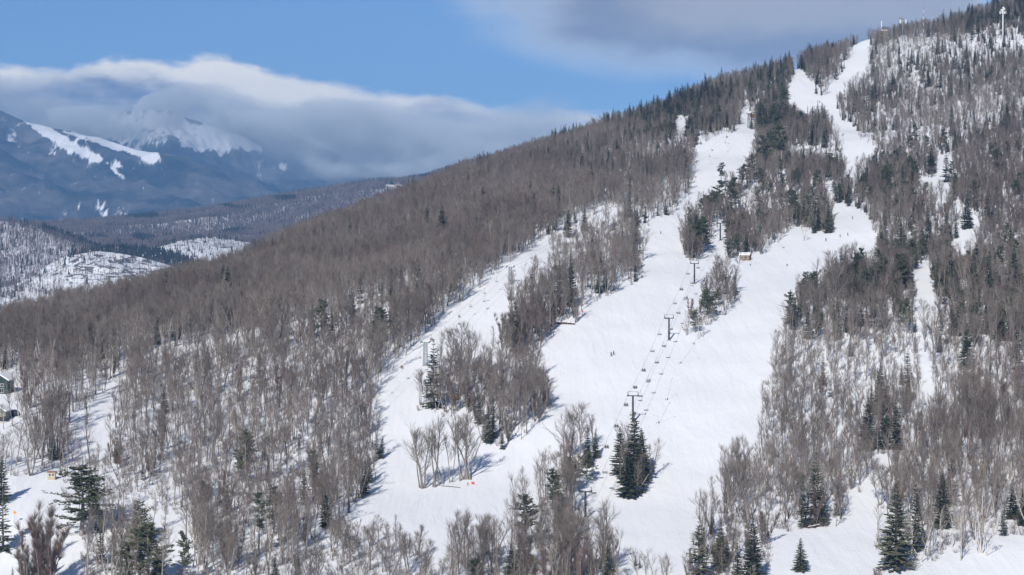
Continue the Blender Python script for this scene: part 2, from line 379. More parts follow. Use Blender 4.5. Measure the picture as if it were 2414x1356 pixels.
MESH = {}          # kind -> list of (trunk mesh, crown mesh, natural height)
def reg(kind, tree, h, tm, cm):
    T, C = tree
    MESH.setdefault(kind, []).append((T.mesh(kind + '_trunk', tm, True), C.mesh(kind + '_crown', cm), h))
for s in range(12):       # tall forest trees with high narrow crowns
    tw = M_TWIG_RED if s in (3, 7) else M_TWIG
    reg('forest', bare_tree(100 + s, 15, 0.17, clear=[.3, .42, .5, .36, .28, .45, .38, .33, .5, .22, .55, .4][s], spread=[.42, .36, .34, .46, .5, .36, .42, .5, .38, .55, .3, .46][s], nl=14, ns=5, nt=7, fork=[1, 1, 1, 1, 2, 1, 1, 3, 1, 2, 1, 1][s], lean=.07, tw=0.023, ang=(.3, .72), tl=1.3), 15, M_BARK, [M_BARK, tw])
for s in range(5):       # big spreading trees at the edge of the trails
    reg('spread', bare_tree(200 + s, 17, 0.30, clear=[.24, .3, .2, .34, .28][s], spread=[.62, .7, .6, .55, .75][s], nl=20, ns=7, nt=14, fork=[1, 2, 1, 1, 3][s], tw=0.022, ang=(.5, 1.0), tl=1.4), 17, M_BARK, [M_BARK, M_TWIG])
for s in range(4):       # broom-like columns of thin stems
    reg('broom', bare_tree(300 + s, 12, 0.12, clear=.1, spread=.27, nl=20, ns=6, nt=17, fork=[4, 3, 5, 2][s], tw=0.026, ang=(.15, .42), tl=1.4), 12, M_BARK, [M_BARK, M_TWIG_RED if s % 2 else M_TWIG])
for s in range(4):
    reg('pale', bare_tree(350 + s, 13, 0.17, clear=.3, spread=.5, nl=13, ns=5, nt=7, fork=[1, 2, 1, 3][s], tw=0.03, ang=(.3, .8)), 13, M_TWIG_PALE, [M_TWIG_PALE, M_TWIG])
for s in range(5):
    reg('birch', bare_tree(400 + s, 14, 0.15, clear=[.3, .4, .22, .35, .3][s], spread=.42, nl=13, ns=5, nt=7, fork=[1, 2, 3, 1, 4][s], tw=0.028, ang=(.3, .75)), 14, M_BIRCH, [M_BIRCH, M_TWIG])
for s in range(4):
    reg('shrub', shrub(500 + s, 3.2, n=15, nt=12), 3.2, M_BARK, [M_TWIG_RED if s % 2 else M_TWIG])
for s in range(7):       # spruces: full, slim, ragged
    reg('spruce', spruce(600 + s, 14, [2.9, 2.3, 3.3, 1.9, 2.7, 2.2, 3.0][s], levels=[34, 36, 32, 36, 26, 28, 34][s], br=[9, 8, 10, 8, 7, 7, 9][s], gap=[.03, .06, .04, .08, .2, .16, .05][s], snow=[0, 0, .05, 0, 0, .08, .0][s], shape=[.9, .85, .8, 1.0, .8, .95, .75][s]), 14, M_BARK, [M_NEEDLE, M_SNOWCAP])
for s in range(4):
    reg('pine', pine(700 + s, 17, [4.2, 3.4, 3.8, 3.0][s], levels=[14, 12, 15, 10][s], br=[6, 5, 6, 5][s], low=[.22, .4, .3, .45][s], dens=1.6), 17, M_BARK, [M_PINE, M_BARK])
# ---------------------------------------------------------------- where the woods stand (outlines surveyed as seen from the viewpoint, then laid on the hill)
ISLES = [
 ('isle', [(1300,598),(1400,545),(1468,505),(1488,548),(1465,562),(1400,606),(1318,644)], .016, dict(forest=.6, spread=.2, spruce=.1, pale=.1, shrub=2.0), .9),
 ('forest', [(1612,803),(1642,795),(1700,745),(1740,705),(1735,668),(1695,655),(1655,690),(1630,740),(1606,770)], .035, dict(spread=.25, forest=.55, broom=.15, pine=.03, shrub=1.4), 0.8),
 ('brush', [(1440,1165),(1492,1176),(1540,1115),(1535,1055),(1465,1050)], .03, dict(shrub=1.0, forest=.3, spruce=.2), 0.8),
 ('isle', [(1295,1085),(1330,1065),(1392,1050),(1392,1105),(1372,1150),(1362,1190),(1358,1232),(1380,1290),(1430,1340),(1450,1400),(1040,1400),(1060,1340),(1180,1305),(1225,1240),(1270,1200),(1285,1140)], .035, dict(spread=.25, forest=.6, broom=.1, pine=.03, spruce=.02, shrub=1.6), 1.0),
 ('isle', [(1265,668),(1318,648),(1400,610),(1470,566),(1505,588),(1532,622),(1495,662),(1420,702),(1370,738),(1330,755),(1290,740),(1300,690),(1280,680)], .042, dict(forest=.55, spread=.15, spruce=.16, broom=.1, pale=.06, shrub=1.2), 0.95),
 ('isle', [(1192,835),(1240,842),(1270,805),(1325,772),(1355,745),(1300,735),(1230,745),(1205,780)], .07, dict(forest=.5, broom=.35, spruce=.1, shrub=1.5), 1.0),
 ('isle', [(978,968),(1000,905),(1050,880),(1110,865),(1150,868),(1200,880),(1250,880),(1297,930),(1303,965),(1268,1003),(1195,1058),(1150,1048),(1110,995),(1090,968),(1050,992),(1010,988)], .042, dict(forest=.55, spread=.15, broom=.15, spruce=.14, shrub=1.5), 1.0),
]
OPEN = [
 [(1440,1400),(1610,1400),(1625,1330),(1660,1260),(1690,1230),(1688,1170),(1705,1120),(1785,1085),(1800,1000),(1810,900),(1830,830),(1868,760),(1890,700),(1960,672),(2065,655),(2075,600),(2058,560),(2062,525),(2015,492),(1975,478),(1962,455),(1968,440),(1930,437),(1950,470),(1962,500),(1968,548),(1925,555),(1890,532),(1862,540),(1848,570),(1790,598),(1765,612),(1735,622),(1718,612),(1710,575),(1718,530),(1690,520),(1672,550),(1650,595),(1640,618),(1608,612),(1603,585),(1610,552),(1622,530),(1652,503),(1705,457),(1750,436),(1774,405),(1782,340),(1776,310),(1700,320),(1680,326),(1640,352),(1636,400),(1622,470),(1600,498),(1545,525),(1490,548),(1508,588),(1535,625),(1500,665),(1430,700),(1372,735),(1350,765),(1310,790),(1260,832),(1200,850),(1185,845),(1160,815),(1190,790),(1205,735),(1200,705),(1250,702),(1264,668),(1318,646),(1400,608),(1465,564),(1482,548),(1450,492),(1425,480),(1370,530),(1300,560),(1240,598),(1150,660),(1050,750),(960,832),(900,905),(880,960),(882,1030),(910,1090),(895,1140),(840,1190),(800,1230),(790,1262),(910,1272),(990,1310),(1040,1400)],
 [(2020,100),(2028,80),(2058,82),(2045,130),(2046,165),(2040,195),(2000,220),(1972,250),(1985,285),(2022,305),(2032,330),(2064,350),(2058,400),(2015,445),(1990,425),(1978,345),(1962,315),(1940,300),(1920,298),(1885,300),(1858,275),(1852,228),(1864,200),(1866,168),(1888,162),(1900,185),(1918,200),(1930,235),(1945,240),(1958,200),(1988,160),(2006,130)],
 [(1735,318),(1776,312),(1780,265),(1750,262)],
 [(1590,295),(1630,272),(1640,290),(1615,318),(1602,345),(1590,330)],
 [(2203,362),(2248,372),(2238,420),(2246,470),(2205,490),(2168,462),(2168,418),(2205,420)],
 [(2228,600),(2262,545),(2280,500),(2328,535),(2295,610),(2245,650)],[(2246,470),(2265,480),(2300,505),(2280,520),(2240,490)],
 [(2135,642),(2185,618),(2208,680),(2204,750),(2190,800),(2160,800),(2146,700)],
 [(2160,1015),(2172,965),(2180,910),(2215,905),(2208,970),(2185,1020)],
 [(2158,790),(2206,790),(2218,910),(2178,915)],[(2158,1005),(2190,1015),(2135,1088),(2095,1118),(2066,1098),(2118,1045)],
 [(1975,1252),(2002,1190),(2042,1135),(2066,1100),(2100,1070),(2116,1088),(2095,1140),(2080,1195),(2066,1245)],
 [(1805,1268),(1880,1252),(1970,1242),(2078,1238),(2072,1300),(2060,1420),(1815,1420)],
 [(2200,1335),(2280,1290),(2414,1268),(2700,1260),(2700,1420),(2060,1420),(2080,1360)],
 [(-200,1122),(60,1128),(110,1128),(140,1138),(165,1200),(195,1260),(205,1420),(-200,1420)],
 [(160,1080),(178,985),(248,930),(300,868),(300,930),(262,1000),(250,1085)],
 [(330,836),(560,788),(700,760),(842,728),(846,742),(700,782),(560,812),(330,862)],
 [(395,1205),(440,1222),(452,1290),(405,1420),(378,1330)],
 [(-150,885),(38,890),(60,960),(66,1000),(25,1040),(-150,1040)],
]
ZONES = [
 ([(1110,450),(1300,362),(1500,298),(1700,222),(1900,168),(1990,120),(1990,90),(1700,190),(1500,260),(1100,410)], .07, dict(spruce=.38, forest=.6, shrub=.2), .72),
 ([(1500,310),(1560,262),(1700,200),(1860,168),(1880,260),(1930,262),(1985,330),(1995,420),(1900,425),(1850,350),(1780,320),(1765,262),(1700,312),(1620,330),(1540,330)], .06, dict(spruce=.34, forest=.52, pine=.05, broom=.1, shrub=.4), .75),
 ([(1605,615),(1615,515),(1700,435),(1770,390),(1775,300),(1850,330),(2000,400),(1970,440),(1930,437),(1968,550),(1860,540),(1790,598),(1710,615),(1718,530),(1690,518),(1640,620)], .06, dict(forest=.56, broom=.26, pale=.06, pine=.06, spruce=.06, shrub=.8), .85),
 ([(2040,130),(2100,95),(2500,60),(2500,330),(2050,335),(2030,200)], .05, dict(forest=.80, pale=.06, spruce=.13, shrub=.6), .72),
 ([(2000,110),(2100,60),(2500,-80),(2500,110),(2100,120)], .075, dict(forest=.55, spruce=.42, shrub=.3), .72),
 ([(2040,340),(2600,330),(2600,720),(2060,665),(2060,520),(1965,470),(1965,440)], .058, dict(forest=.5, spread=.06, broom=.22, pale=.08, spruce=.12, pine=.03, shrub=.8), .85),
 ([(1885,692),(1960,672),(2065,655),(2148,655),(2150,790),(2060,800),(1980,800),(1840,830)], .062, dict(forest=.5, broom=.15, spread=.12, pale=.04, spruce=.14, pine=.05, shrub=1), .9),
 ([(2205,640),(2600,640),(2600,800),(2215,790)], .06, dict(forest=.5, broom=.12, spread=.05, pale=.06, spruce=.25, pine=.05, shrub=.8), 1.0),
 ([(1880,690),(2600,720),(2600,1262),(2075,1240),(1980,1248),(1690,1245),(1690,1170),(1810,900)], .042, dict(forest=.80, spread=.05, broom=.03, birch=.06, spruce=.07, pale=.06, shrub=1.5), .95),
 ([(1690,1245),(1980,1248),(1880,1255),(1810,1268),(1815,1420),(1600,1420),(1630,1320)], .03, dict(forest=.4, broom=.4, spruce=.2, shrub=1.5), .7),
 ([(2060,1240),(2420,1250),(2420,1268),(2280,1290),(2200,1335),(2080,1360),(2060,1420)], .017, dict(forest=.6, birch=.25, spruce=.1, shrub=1.5), .9),
 ([(-300,1075),(0,1010),(150,905),(330,835),(560,795),(880,705),(900,760),(950,805),(880,900),(870,960),(878,1040),(905,1100),(840,1190),(790,1245),(640,1420),(-300,1420)], .033, dict(forest=.84, spread=.05, broom=.03, birch=.05, pale=.06, spruce=.02, pine=.01, shrub=1.6), 1.0),
 ([(640,1420),(790,1250),(920,1275),(1000,1310),(1040,1420)], .035, dict(spread=.6, forest=.4, shrub=1.2), .58),
 ([(-900,1100),(-900,700),(0,760),(420,672),(820,537),(1090,427),(1250,395),(1450,480),(1300,545),(1140,655),(1050,750),(960,830),(890,705),(560,797),(330,837),(150,907),(0,1012)], .078, dict(forest=.9, spread=.05, pale=.04, birch=.03, spruce=.03, shrub=.2), .95),
 ([(1250,300),(1500,280),(1640,270),(1640,500),(1540,530),(1480,560),(1440,500),(1250,400)], .06, dict(forest=.72, pale=.06, spruce=.2, shrub=.4), .82),
]
DEFAULT = (.055, dict(forest=.8, spruce=.15, pale=.05, shrub=.3), .85)
def inpoly(poly, u, v):
    p = np.array(poly, float); r = np.zeros(u.shape, bool); j = len(p) - 1
    for i in range(len(p)):
        (x1, y1), (x2, y2) = p[i], p[j]
        c = ((y1 > v) != (y2 > v)) & (u < (x2 - x1) * (v - y1) / (y2 - y1 + 1e-12) + x1)
        r ^= c; j = i
    return r

# hero trees noted one by one: kind, bearing and height angle of the foot, apparent height, optional mesh variant
HERO = []
def hero(kind, *rows):
    for r in rows: HERO.append((kind,) + tuple(r))
hero('spruce', (1887,1347,80,0,1.75),(1648,1378,165,4,1.35),(1775,1378,160,0,1.4),(1738,1385,110,1,1.3),(2112,1345,212,2,1.2),(2158,1300,165,1),(1482,1172,112,6,1.7),(1495,1140,172,0,1.45),(1462,1122,118,2,1.25),(1512,1128,120,6,1.3),
 (1215,833,128,3),(1022,962,165,4),(1102,955,95,5),(1150,1045,95,0),(1162,1035,100,3),(1184,1060,65,3),(1385,1100,102,1),(1404,1080,70,0),(2046,1062,128,2),(2082,1060,122,3),(2112,1062,116,0),
 (1893,1244,130,3),(1922,1238,175,4),(1938,1240,120,5),(1975,1216,72,0),(1953,550,78,0),(1614,408,62,2),(1042,548,66,2),(1118,492,42,0),(1138,488,48,2),(1160,490,46,0),(825,592,36,2),(866,566,26,0),
 (897,580,26,2),(590,670,32,1),(615,657,30,2),(401,714,20,0),(430,716,32,2),(1410,692,55,6),(1492,640,72,4),(1502,632,64,1),(1340,560,66,2),(1378,545,60,0),(277,1092,62,2),(125,1085,70,2),
 (612,905,78,4),(490,872,52,2),(390,842,46,3),(828,740,62,2),(905,806,62,5),(768,1245,92,2),(648,1385,80,0),(702,1392,82,6),(238,1330,115,5),(372,1385,105,2),(4,1185,112,2),(8,1300,150,4),(30,1395,60,1),
 (1712,694,68,3),(1733,696,58,5),(1205,1396,118,2,1.3),(1434,1398,125,0,1.3),(128,1350,44,0),(2030,770,70,0),(2275,830,80,3),(2280,870,110,2),(2140,905,85,4),(2412,1240,90,2),(2230,430,75,4),(2195,410,70,2),
 (1940,910,80,5),(2325,925,60,1),(2005,840,50,0),(1905,800,75,2),(1975,800,85,0),(2150,700,90,3),(2240,690,110,0),(2300,680,110,2),(2330,720,120,0),(2390,700,120,2),(2280,540,85,2),(2330,520,80,0),(1498,1335,30,1),(1508,1340,32,3),
 (2165,520,60,0),(2190,600,80,2),(2120,615,100,4),(2085,560,70,1),(1985,470,55,0),(2000,480,48,2),(1925,545,110,3),(1895,530,95,3),(1908,535,100,1))
hero('pine', (192,1262,172,0,1.75),(345,1385,165,2,1.5),(300,1395,120,0,1.3),(1238,1292,132,1,1.4),(1302,1200,100,0),(1345,1165,95,2),(1383,1140,82,0),(1122,1395,85,2),(1680,750,66,0),(1638,784,58,2),(1655,600,95,2),(1640,590,90,0),
 (1698,515,95,3),(1722,505,92,1),(1772,425,64,0),(1800,405,92,1),(1842,402,112,3),(1826,385,100,1),(1738,605,58,2),(1722,610,50,0),(1805,330,60,0),(1835,320,62,2),(1700,440,60,3),(1750,450,66,1),(1960,690,60,2),(1998,690,58,0),(1845,260,62,2),(1580,300,50,0),(2400,640,80,1),(2370,760,70,0))
hero('birch', (2150,1335,142,0),(2265,1322,152,1),(2245,1292,120,3),(2312,1305,160,4),(2215,1300,120,0),(1345,1395,165,4),(112,852,92,1),(122,884,80,0),(302,838,72,2),(382,832,92,1),(1150,567,62,2),(1186,562,62,2),(46,985,92,4),(56,988,85,2),
 (2325,1310,120,1),(1912,500,60,1),(2075,590,85,0),(2228,425,60,0),(1895,568,58,1),(1645,800,70,3),(1655,795,66,0),(620,1300,110,1),(440,1000,95,0),(1820,1180,120,0),(1760,1240,80,3),(2370,1150,130,1),(280,1290,120,1),(255,1400,130,4))
hero('spread', (1516,614,88,0),(1297,716,132,2),(1312,722,122,1),(1085,884,132,0),(1062,884,122,2),(995,1152,160,2),(1098,1130,165,3),(1331,1090,145,1),(1366,1085,142,3),(1398,1055,85,0),(1962,745,142,4),
 (812,1335,95,0),(872,1345,115,2),(962,1355,125,1),(1002,1365,100,3),(920,1370,110,4),(850,1385,105,1),(1040,1390,80,0),(1132,1378,85,2),(1160,1365,90,1),(1110,1392,80,3),(106,1012,115,1),(142,1022,110,3),(205,1000,90,0),(1180,1000,120,0),(1225,990,125,2),(1262,970,115,3),(1130,940,110,1),(1240,930,110,4),
 (1690,700,90,2),(1672,715,80,0),(2200,860,110,2),(2085,840,110,4),(2180,800,100,0),(2320,600,95,2),(2100,640,95,1),(1722,1195,110,0),(1742,1205,125,3),(1712,1180,90,2),(2075,1190,120,1),(2095,1200,110,3),(455,1190,130,3),(580,1150,140,0),(660,1120,140,1),(820,1050,130,2),(865,1030,110,0),(540,880,80,0))
hero('broom', (95,1385,225,0,1.0),(78,1400,185,1,.95),(112,1398,180,2,.95),(100,1405,200,3,.9),(125,1402,140,1,.9),(62,1404,140,2,.9),(88,1340,140,3),(60,1410,140,0),(1302,1402,180,2),(1332,1405,165,0),(1365,1402,150,1),(1395,1395,120,3),(1278,1405,130,1),(1195,822,95,2),(1205,830,110,0),(1250,815,85,1),(1272,800,80,3),(1630,610,70,0),(1645,612,66,1),(1615,600,72,2),(1290,960,85,1),(1280,950,95,3),(1258,985,75,0))
hero('pale', (2322,455,95,1),(2345,470,75,3),(2180,830,90,0),(2320,900,95,2),(1985,745,80,3),(2205,880,80,1),(560,870,90,0),(330,1000,95,2),(700,1010,100,3),(1345,480,50,0),(1720,575,85,2),(1790,570,80,1),(455,1260,120,0),(300,1320,110,1),(2090,790,95,3))
hero('forest', (9,1012,66,0),(30,1004,92,2),(62,1008,100,4),(20,950,60,9),(36,940,70,5))
hero('forest', (990,1150,150,2,1.0),(1000,1151,165,1,1.1),(1021,1148,180,2,1.2),(1026,1149,172,5,1.0),(1046,1142,140,8,1.0),(1060,1138,128,1,.9),(1066,1137,120,10,1.0),(1085,1134,158,10,1.2),(1094,1131,168,4,1.1),(1103,1130,172,2,1.2),(1111,1131,162,8,1.2),(1035,1145,135,10,.9),
 (1625,602,88,0),(1635,592,96,2),(1660,572,90,5),(1676,556,86,1),(1690,536,92,8),(1640,562,82,4),(1618,608,70,9),(1650,588,88,3))
# ---------------------------------------------------------------- plant the trees
KINDS = ['forest', 'spread', 'broom', 'pale', 'birch', 'spruce', 'pine', 'shrub']
def plant():
    s = 2.3
    ys = np.arange(470, 2000, s); out = []
    hx = 0.285 * ys + 40
    C = []
    for y, hw in zip(ys, hx):
        xs = np.arange(-hw, hw, s); C.append(np.stack([xs, np.full(len(xs), y)], 1))
    C = np.concatenate(C); C += RNG.uniform(-1.15, 1.15, C.shape)
    x, y = C.T; z = H(x, y); u, v = project(x, y, z)
    ok = (v < 1416) & (y < crest_y(u) + 55)
    x, y, z, u, v = x[ok], y[ok], z[ok], u[ok], v[ok]
    wob = 7 * fbm(x, y, 22, 2, nz=NZ2) * 2                      # ragged wood edges
    uu = u + wob; vv = v + wob * 0.4
    zone = np.full(len(x), -1)
    for i, (pl, *_r) in enumerate(ZONES): zone[(zone == -1) & inpoly(pl, uu, vv)] = 100 + i
    for pl in OPEN: zone[inpoly(pl, uu, vv)] = -2
    for i, (_n, pl, *_r) in enumerate(ISLES): zone[inpoly(pl, uu + wob, vv + wob * .5)] = i
    clump = 1 + 1.1 * fbm(x, y, 45, 3, nz=NZ2)
    clump2 = 1 + 1.5 * fbm(x + 300, y, 20, 3, nz=NZ2)
    con = np.clip(1 + 5.5 * fbm(x + 900, y, 60, 2, nz=NZ2), 0.15, 3.2)   # conifers keep together
    rows = []
    r1 = RNG.random(len(x)); r2 = RNG.random(len(x)); r3 = RNG.random(len(x)); rs = RNG.random(len(x))
    for zi in np.unique(zone):
        if zi == -2: continue
        if zi == -1: dens, mix, hs = DEFAULT
        elif zi < 100: dens, mix, hs = ISLES[zi][2:]
        else: dens, mix, hs = ZONES[zi - 100][1:]
        k = np.nonzero(zone == zi)[0]; cell = s * s
        fac = np.clip(clump[k], 0.35, 1.8) if zi >= 100 else np.clip(clump2[k], .25, 1.9)
        sh = mix.get('shrub', 0); tot = sum(q for n_, q in mix.items() if n_ != 'shrub')
        isT = r1[k] < dens * cell * fac
        isS = (~isT) & (rs[k] < sh * 0.04 * cell)
        names = [q for q in mix if q != 'shrub']
        wts = np.array([[mix[q] * (con[j] if q in ('spruce', 'pine') else 1) for q in names] for j in k[isT]]) if isT.any() else np.zeros((0, len(names)))
        if len(wts):
            cw = np.cumsum(wts, 1) / wts.sum(1)[:, None]
            pick = (r2[k[isT]][:, None] > cw).sum(1)
            for j, pk in zip(k[isT], pick): rows.append((KINDS.index(names[min(pk, len(names) - 1)]), j, hs))
        for j in k[isS]: rows.append((7, j, 1.0))
    ki = np.array([q[0] for q in rows]); j = np.array([q[1] for q in rows]); hs = np.array([q[2] for q in rows])
    return ki, x[j], y[j], z[j], u[j], v[j], hs
ki, tx, ty, tz, tu, tv, ths = plant()
HN = np.array([16, 15, 11, 13, 13.5, 12, 15, 2.4])
th = HN[ki] * ths * (0.58 + 0.66 * RNG.random(len(ki)) ** 0.8) * np.clip(1 + .55 * fbm(tx + 400, ty, 55, 3, nz=NZ2), .7, 1.3)
th[ki == 5] *= (0.55 + 0.8 * RNG.random((ki == 5).sum())); th[(ki == 5) & (ths < 0.76)] *= 1.25; th[(ki == 5) & inpoly(ZONES[13][0], tu, tv)] *= 1.1
tvi = (RNG.random(len(ki)) * 997).astype(int); trz = RNG.random(len(ki)) * 6.283; twd = 0.74 + 0.36 * RNG.random(len(ki)); twd[ki == 5] *= 1.15
TREES = [dict(k=KINDS[ki[i]], x=tx[i], y=ty[i], z=tz[i], u=tu[i], v=tv[i], h=th[i], vi=int(tvi[i]), rz=trz[i], w=twd[i], px=th[i] / ty[i] * F, hero=False) for i in range(len(ki))]
for r in HERO:
    kind, u, v, hp = r[:4]
    if kind in ('spruce', 'birch', 'pale') and inpoly(ZONES[13][0], np.array([float(u)]), np.array([float(v)]))[0]:   # the foot is hidden by nearer crowns
        dd = 8.5 * F / ground(u, v).y; v += dd; hp += dd
    g = ground(u, v) if v < 1350 else None
    if g is None:                                   # foot below the lower edge of the view
        a, b = ray(u, v); yy = np.arange(440, 620, 1.0); k = np.argmin(np.abs(b * yy - H(a * yy, yy))); g = Vector((float(a * yy[k]), float(yy[k]), float(H(a * yy[k], yy[k]))))
    h = hp * g.y / F
    TREES.append(dict(k=kind, x=g.x, y=g.y, z=g.z, u=u, v=v, h=h, vi=r[4] if len(r) > 4 else random.randrange(99), rz=random.random() * 6.28, w=r[5] if len(r) > 5 else 1.12 if kind in ('spruce', 'pine') else 1.0, px=hp, hero=True))
# keep planted trees out of the way of the noted ones and off buildings, towers and lift lines
HX = np.array([(t['x'], t['y']) for t in TREES if t['hero']])
CLEAR = [(122, 1128, 7), (1757, 612, 6), (15, 905, 12), (15, 985, 12), (35, 1215, 3), (1380, 1220, 4), (1492, 990, 4), (1577, 803, 4), (1637, 670, 4), (1698, 568, 4), (1203, 670, 5), (1003, 862, 5), (2364, 98, 5), (1330, 765, 5), (1765, 300, 6), (1628, 424, 4), (1382, 1236, 6), (1388, 1252, 6), (8, 1025, 14), (8, 1060, 10), (1203, 690, 5), (122, 1150, 6)]
CX = np.array([tuple(ground(u, v))[:2] + (r,) for u, v, r in CLEAR])
keep = []
for t in TREES:
    if not t['hero']:
        if t['k'] in ('pine', 'spruce') and t['u'] < 75 and 985 < t['v'] < 1170: continue      # open ground by the houses
        if abs(t['u'] - 1383) < 24 and 1215 < t['v'] < 1345 and t['v'] - t['px'] < 1228: continue      # lift line
        if t['u'] < 40 and 930 < t['v'] < 1120 and t['k'] != 'shrub' and t['v'] - t['px'] < 975: continue
        if t['k'] != 'shrub' and (((HX[:, 0] - t['x']) ** 2 + (HX[:, 1] - t['y']) ** 2) < 2.2 ** 2).any(): continue
        if (((CX[:, 0] - t['x']) ** 2 + (CX[:, 1] - t['y']) ** 2) < CX[:, 2] ** 2).any(): continue
    keep.append(t)
TREES = keep
FAM = dict(forest='bare', spread='bare', broom='bare', pale='bare', birch='birch', spruce='spruce', pine='pine', shrub='shrub')
NAMES = dict(bare='bare_tree', birch='birch_tree', spruce='spruce_tree', pine='pine_tree', shrub='bare_shrub')
WORD = dict(bare='bare tree', birch='birch', spruce='spruce', pine='pine', shrub='shrub')
GROUPS = dict(bare='bare grey trees on the lower slopes', birch='white barked birches', spruce='dark spruces on the ski hill', pine='bushy pines on the ski hill', shrub='leafless shrubs at the wood edges')
LIMIT = dict(bare=300, birch=300, spruce=300, pine=300, shrub=60)
def inframe(t): return -15 < t['u'] < 2430 and t['v'] - t['px'] < 1345
MARKS = [('the tan hut', 122, 1128), ('the brown shed with a snowy roof', 1757, 610), ('the green gabled house', 15, 900), ('the house with a wooden deck', 15, 975), ('the orange diamond sign', 35, 1210),
 ('the lowest black lift tower', 1380, 1190), ('the second lowest black lift tower', 1490, 960), ('the middle black lift tower', 1577, 780), ('the second highest black lift tower', 1637, 645), ('the highest black lift tower', 1698, 545),
 ('the tallest grey lattice tower', 1203, 650), ('the lattice tower behind a spruce', 1003, 835), ('the fallen log beside the trail', 1335, 765), ('the two red fence panels', 1108, 1140), ('the pair of small red markers', 1088, 1258), ('the brown boulder in the trees', 1075, 940),
 ('the lone spruce in the meadow', 1887, 1330), ('the bushy column of stems by the path', 95, 1300), ('the leaning white trunk', 1512, 1145), ('the narrow snow path into the wood', 2030, 1180), ('the leaning snow gun by the shed', 1845, 580), ('the three spruces in a row', 2082, 1050),
 ('the fallen trunk at the meadow edge', 1930, 1240), ('the crouched skier', 1855, 625), ('the two skiers standing together', 1443, 838), ('the white antenna tower', 2364, 90), ('the snowy gully on the right', 2175, 690), ('the top lift station', 1765, 285), ('the long brown pipe in the wood', 660, 1155), ('the upper snow gully on the right', 2215, 400)]
ORD = 'nearest second third fourth fifth sixth seventh eighth ninth tenth eleventh twelfth thirteenth fourteenth fifteenth sixteenth seventeenth eighteenth nineteenth twentieth'.split()
def ordinal(i):
    if i < 20: return ORD[i]
    tens = ['twenty', 'thirty', 'forty', 'fifty', 'sixty', 'seventy', 'eighty', 'ninety'][(i + 1) // 10 - 2]
    r = (i + 1) % 10
    return tens[:-1] + 'ieth' if r == 0 else tens + '-' + ['first'] [0] if r == 1 else tens + '-' + ORD[r - 1]
LOOK = dict(forest=['slender bare tree', 'tall bare tree', 'small bare tree'], spread=['wide-crowned bare tree', 'tall spreading bare tree', 'low spreading bare tree'], broom=['broom-shaped bare tree', 'tall many-stemmed bare tree', 'short many-stemmed bare tree'],
 pale=['pale-barked bare tree', 'tall pale bare tree', 'small pale bare tree'], birch=['white-barked birch', 'tall white birch', 'small white birch'], spruce=['dark green spruce', 'tall dark spruce', 'small dark spruce'], pine=['bushy green pine', 'tall bushy pine', 'small bushy pine'], shrub=['low leafless shrub'] * 3)
def look(t):
    r = t['h'] / HN[KINDS.index(t['k'])]
    return LOOK[t['k']][1 if r > 1.12 else 2 if r < 0.72 else 0]
heroes = []; rest = {q: [] for q in ('bare', 'birch', 'spruce', 'pine', 'shrub')}
for fam in rest:
    L = [t for t in TREES if FAM[t['k']] == fam]
    L.sort(key=lambda t: (-(1e6 if t['hero'] else 0) - (t['px'] if inframe(t) else 0)))
    n_ = LIMIT[fam]; heroes += L[:n_]; rest[fam] = L[n_:]
# labels: nearest landmark, side and rank
seen = {}
for t in heroes:
    cu, cv = t['u'], t['v'] - t['px'] * 0.4
    best = min(MARKS, key=lambda m: (m[1] - cu) ** 2 + 1.4 * (m[2] - cv) ** 2)
    dx, dy = cu - best[1], cv - best[2]
    side = ('right of' if dx > 0 else 'left of') if abs(dx) > abs(dy) * 1.2 else ('above' if dy < 0 else 'below')
    seen.setdefault((look(t), best[0], side), []).append((math.hypot(dx, dy), t))
for (lk, mk, side), L in seen.items():
    L.sort(key=lambda q: q[0])
    for i, (_d, t) in enumerate(L):
        t['label'] = f"{lk} {side} {mk}" if len(L) == 1 else f"{lk} {side} {mk}, {ordinal(i)} to it" if i else f"{lk} {side} {mk}, closest to it"
VAR = {}
def place(t, idx):
    tm, cm, h0 = MESH[t['k']][t['vi'] % len(MESH[t['k']])]
    fam = FAM[t['k']]
    e = empty(NAMES[fam], (t['x'], t['y'], t['z'] - 0.05), t['rz'], t.get('label'), WORD[fam], GROUPS[fam])
    s = t['h'] / h0; e.scale = (s * t['w'], s * t['w'], s)
    if fam in ('bare', 'birch'): e.rotation_euler = (random.gauss(0, .035), random.gauss(0, .035), t['rz'])
    tr = bpy.data.objects.new('trunk', tm); COL.objects.link(tr); tr.parent = e
    cr = bpy.data.objects.new('crown', cm); COL.objects.link(cr); cr.parent = e
    if t['k'] == 'shrub': tr.name = 'stem'; cr.name = 'twigs'
    VAR.setdefault(t['k'], {})[t['vi'] % len(MESH[t['k']])] = (tr, cr)
for i, t in enumerate(heroes): place(t, i)
print('HEROES', {f: sum(FAM[t['k']] == f for t in heroes) for f in rest}, 'REST', {f: len(q) for f, q in rest.items()})

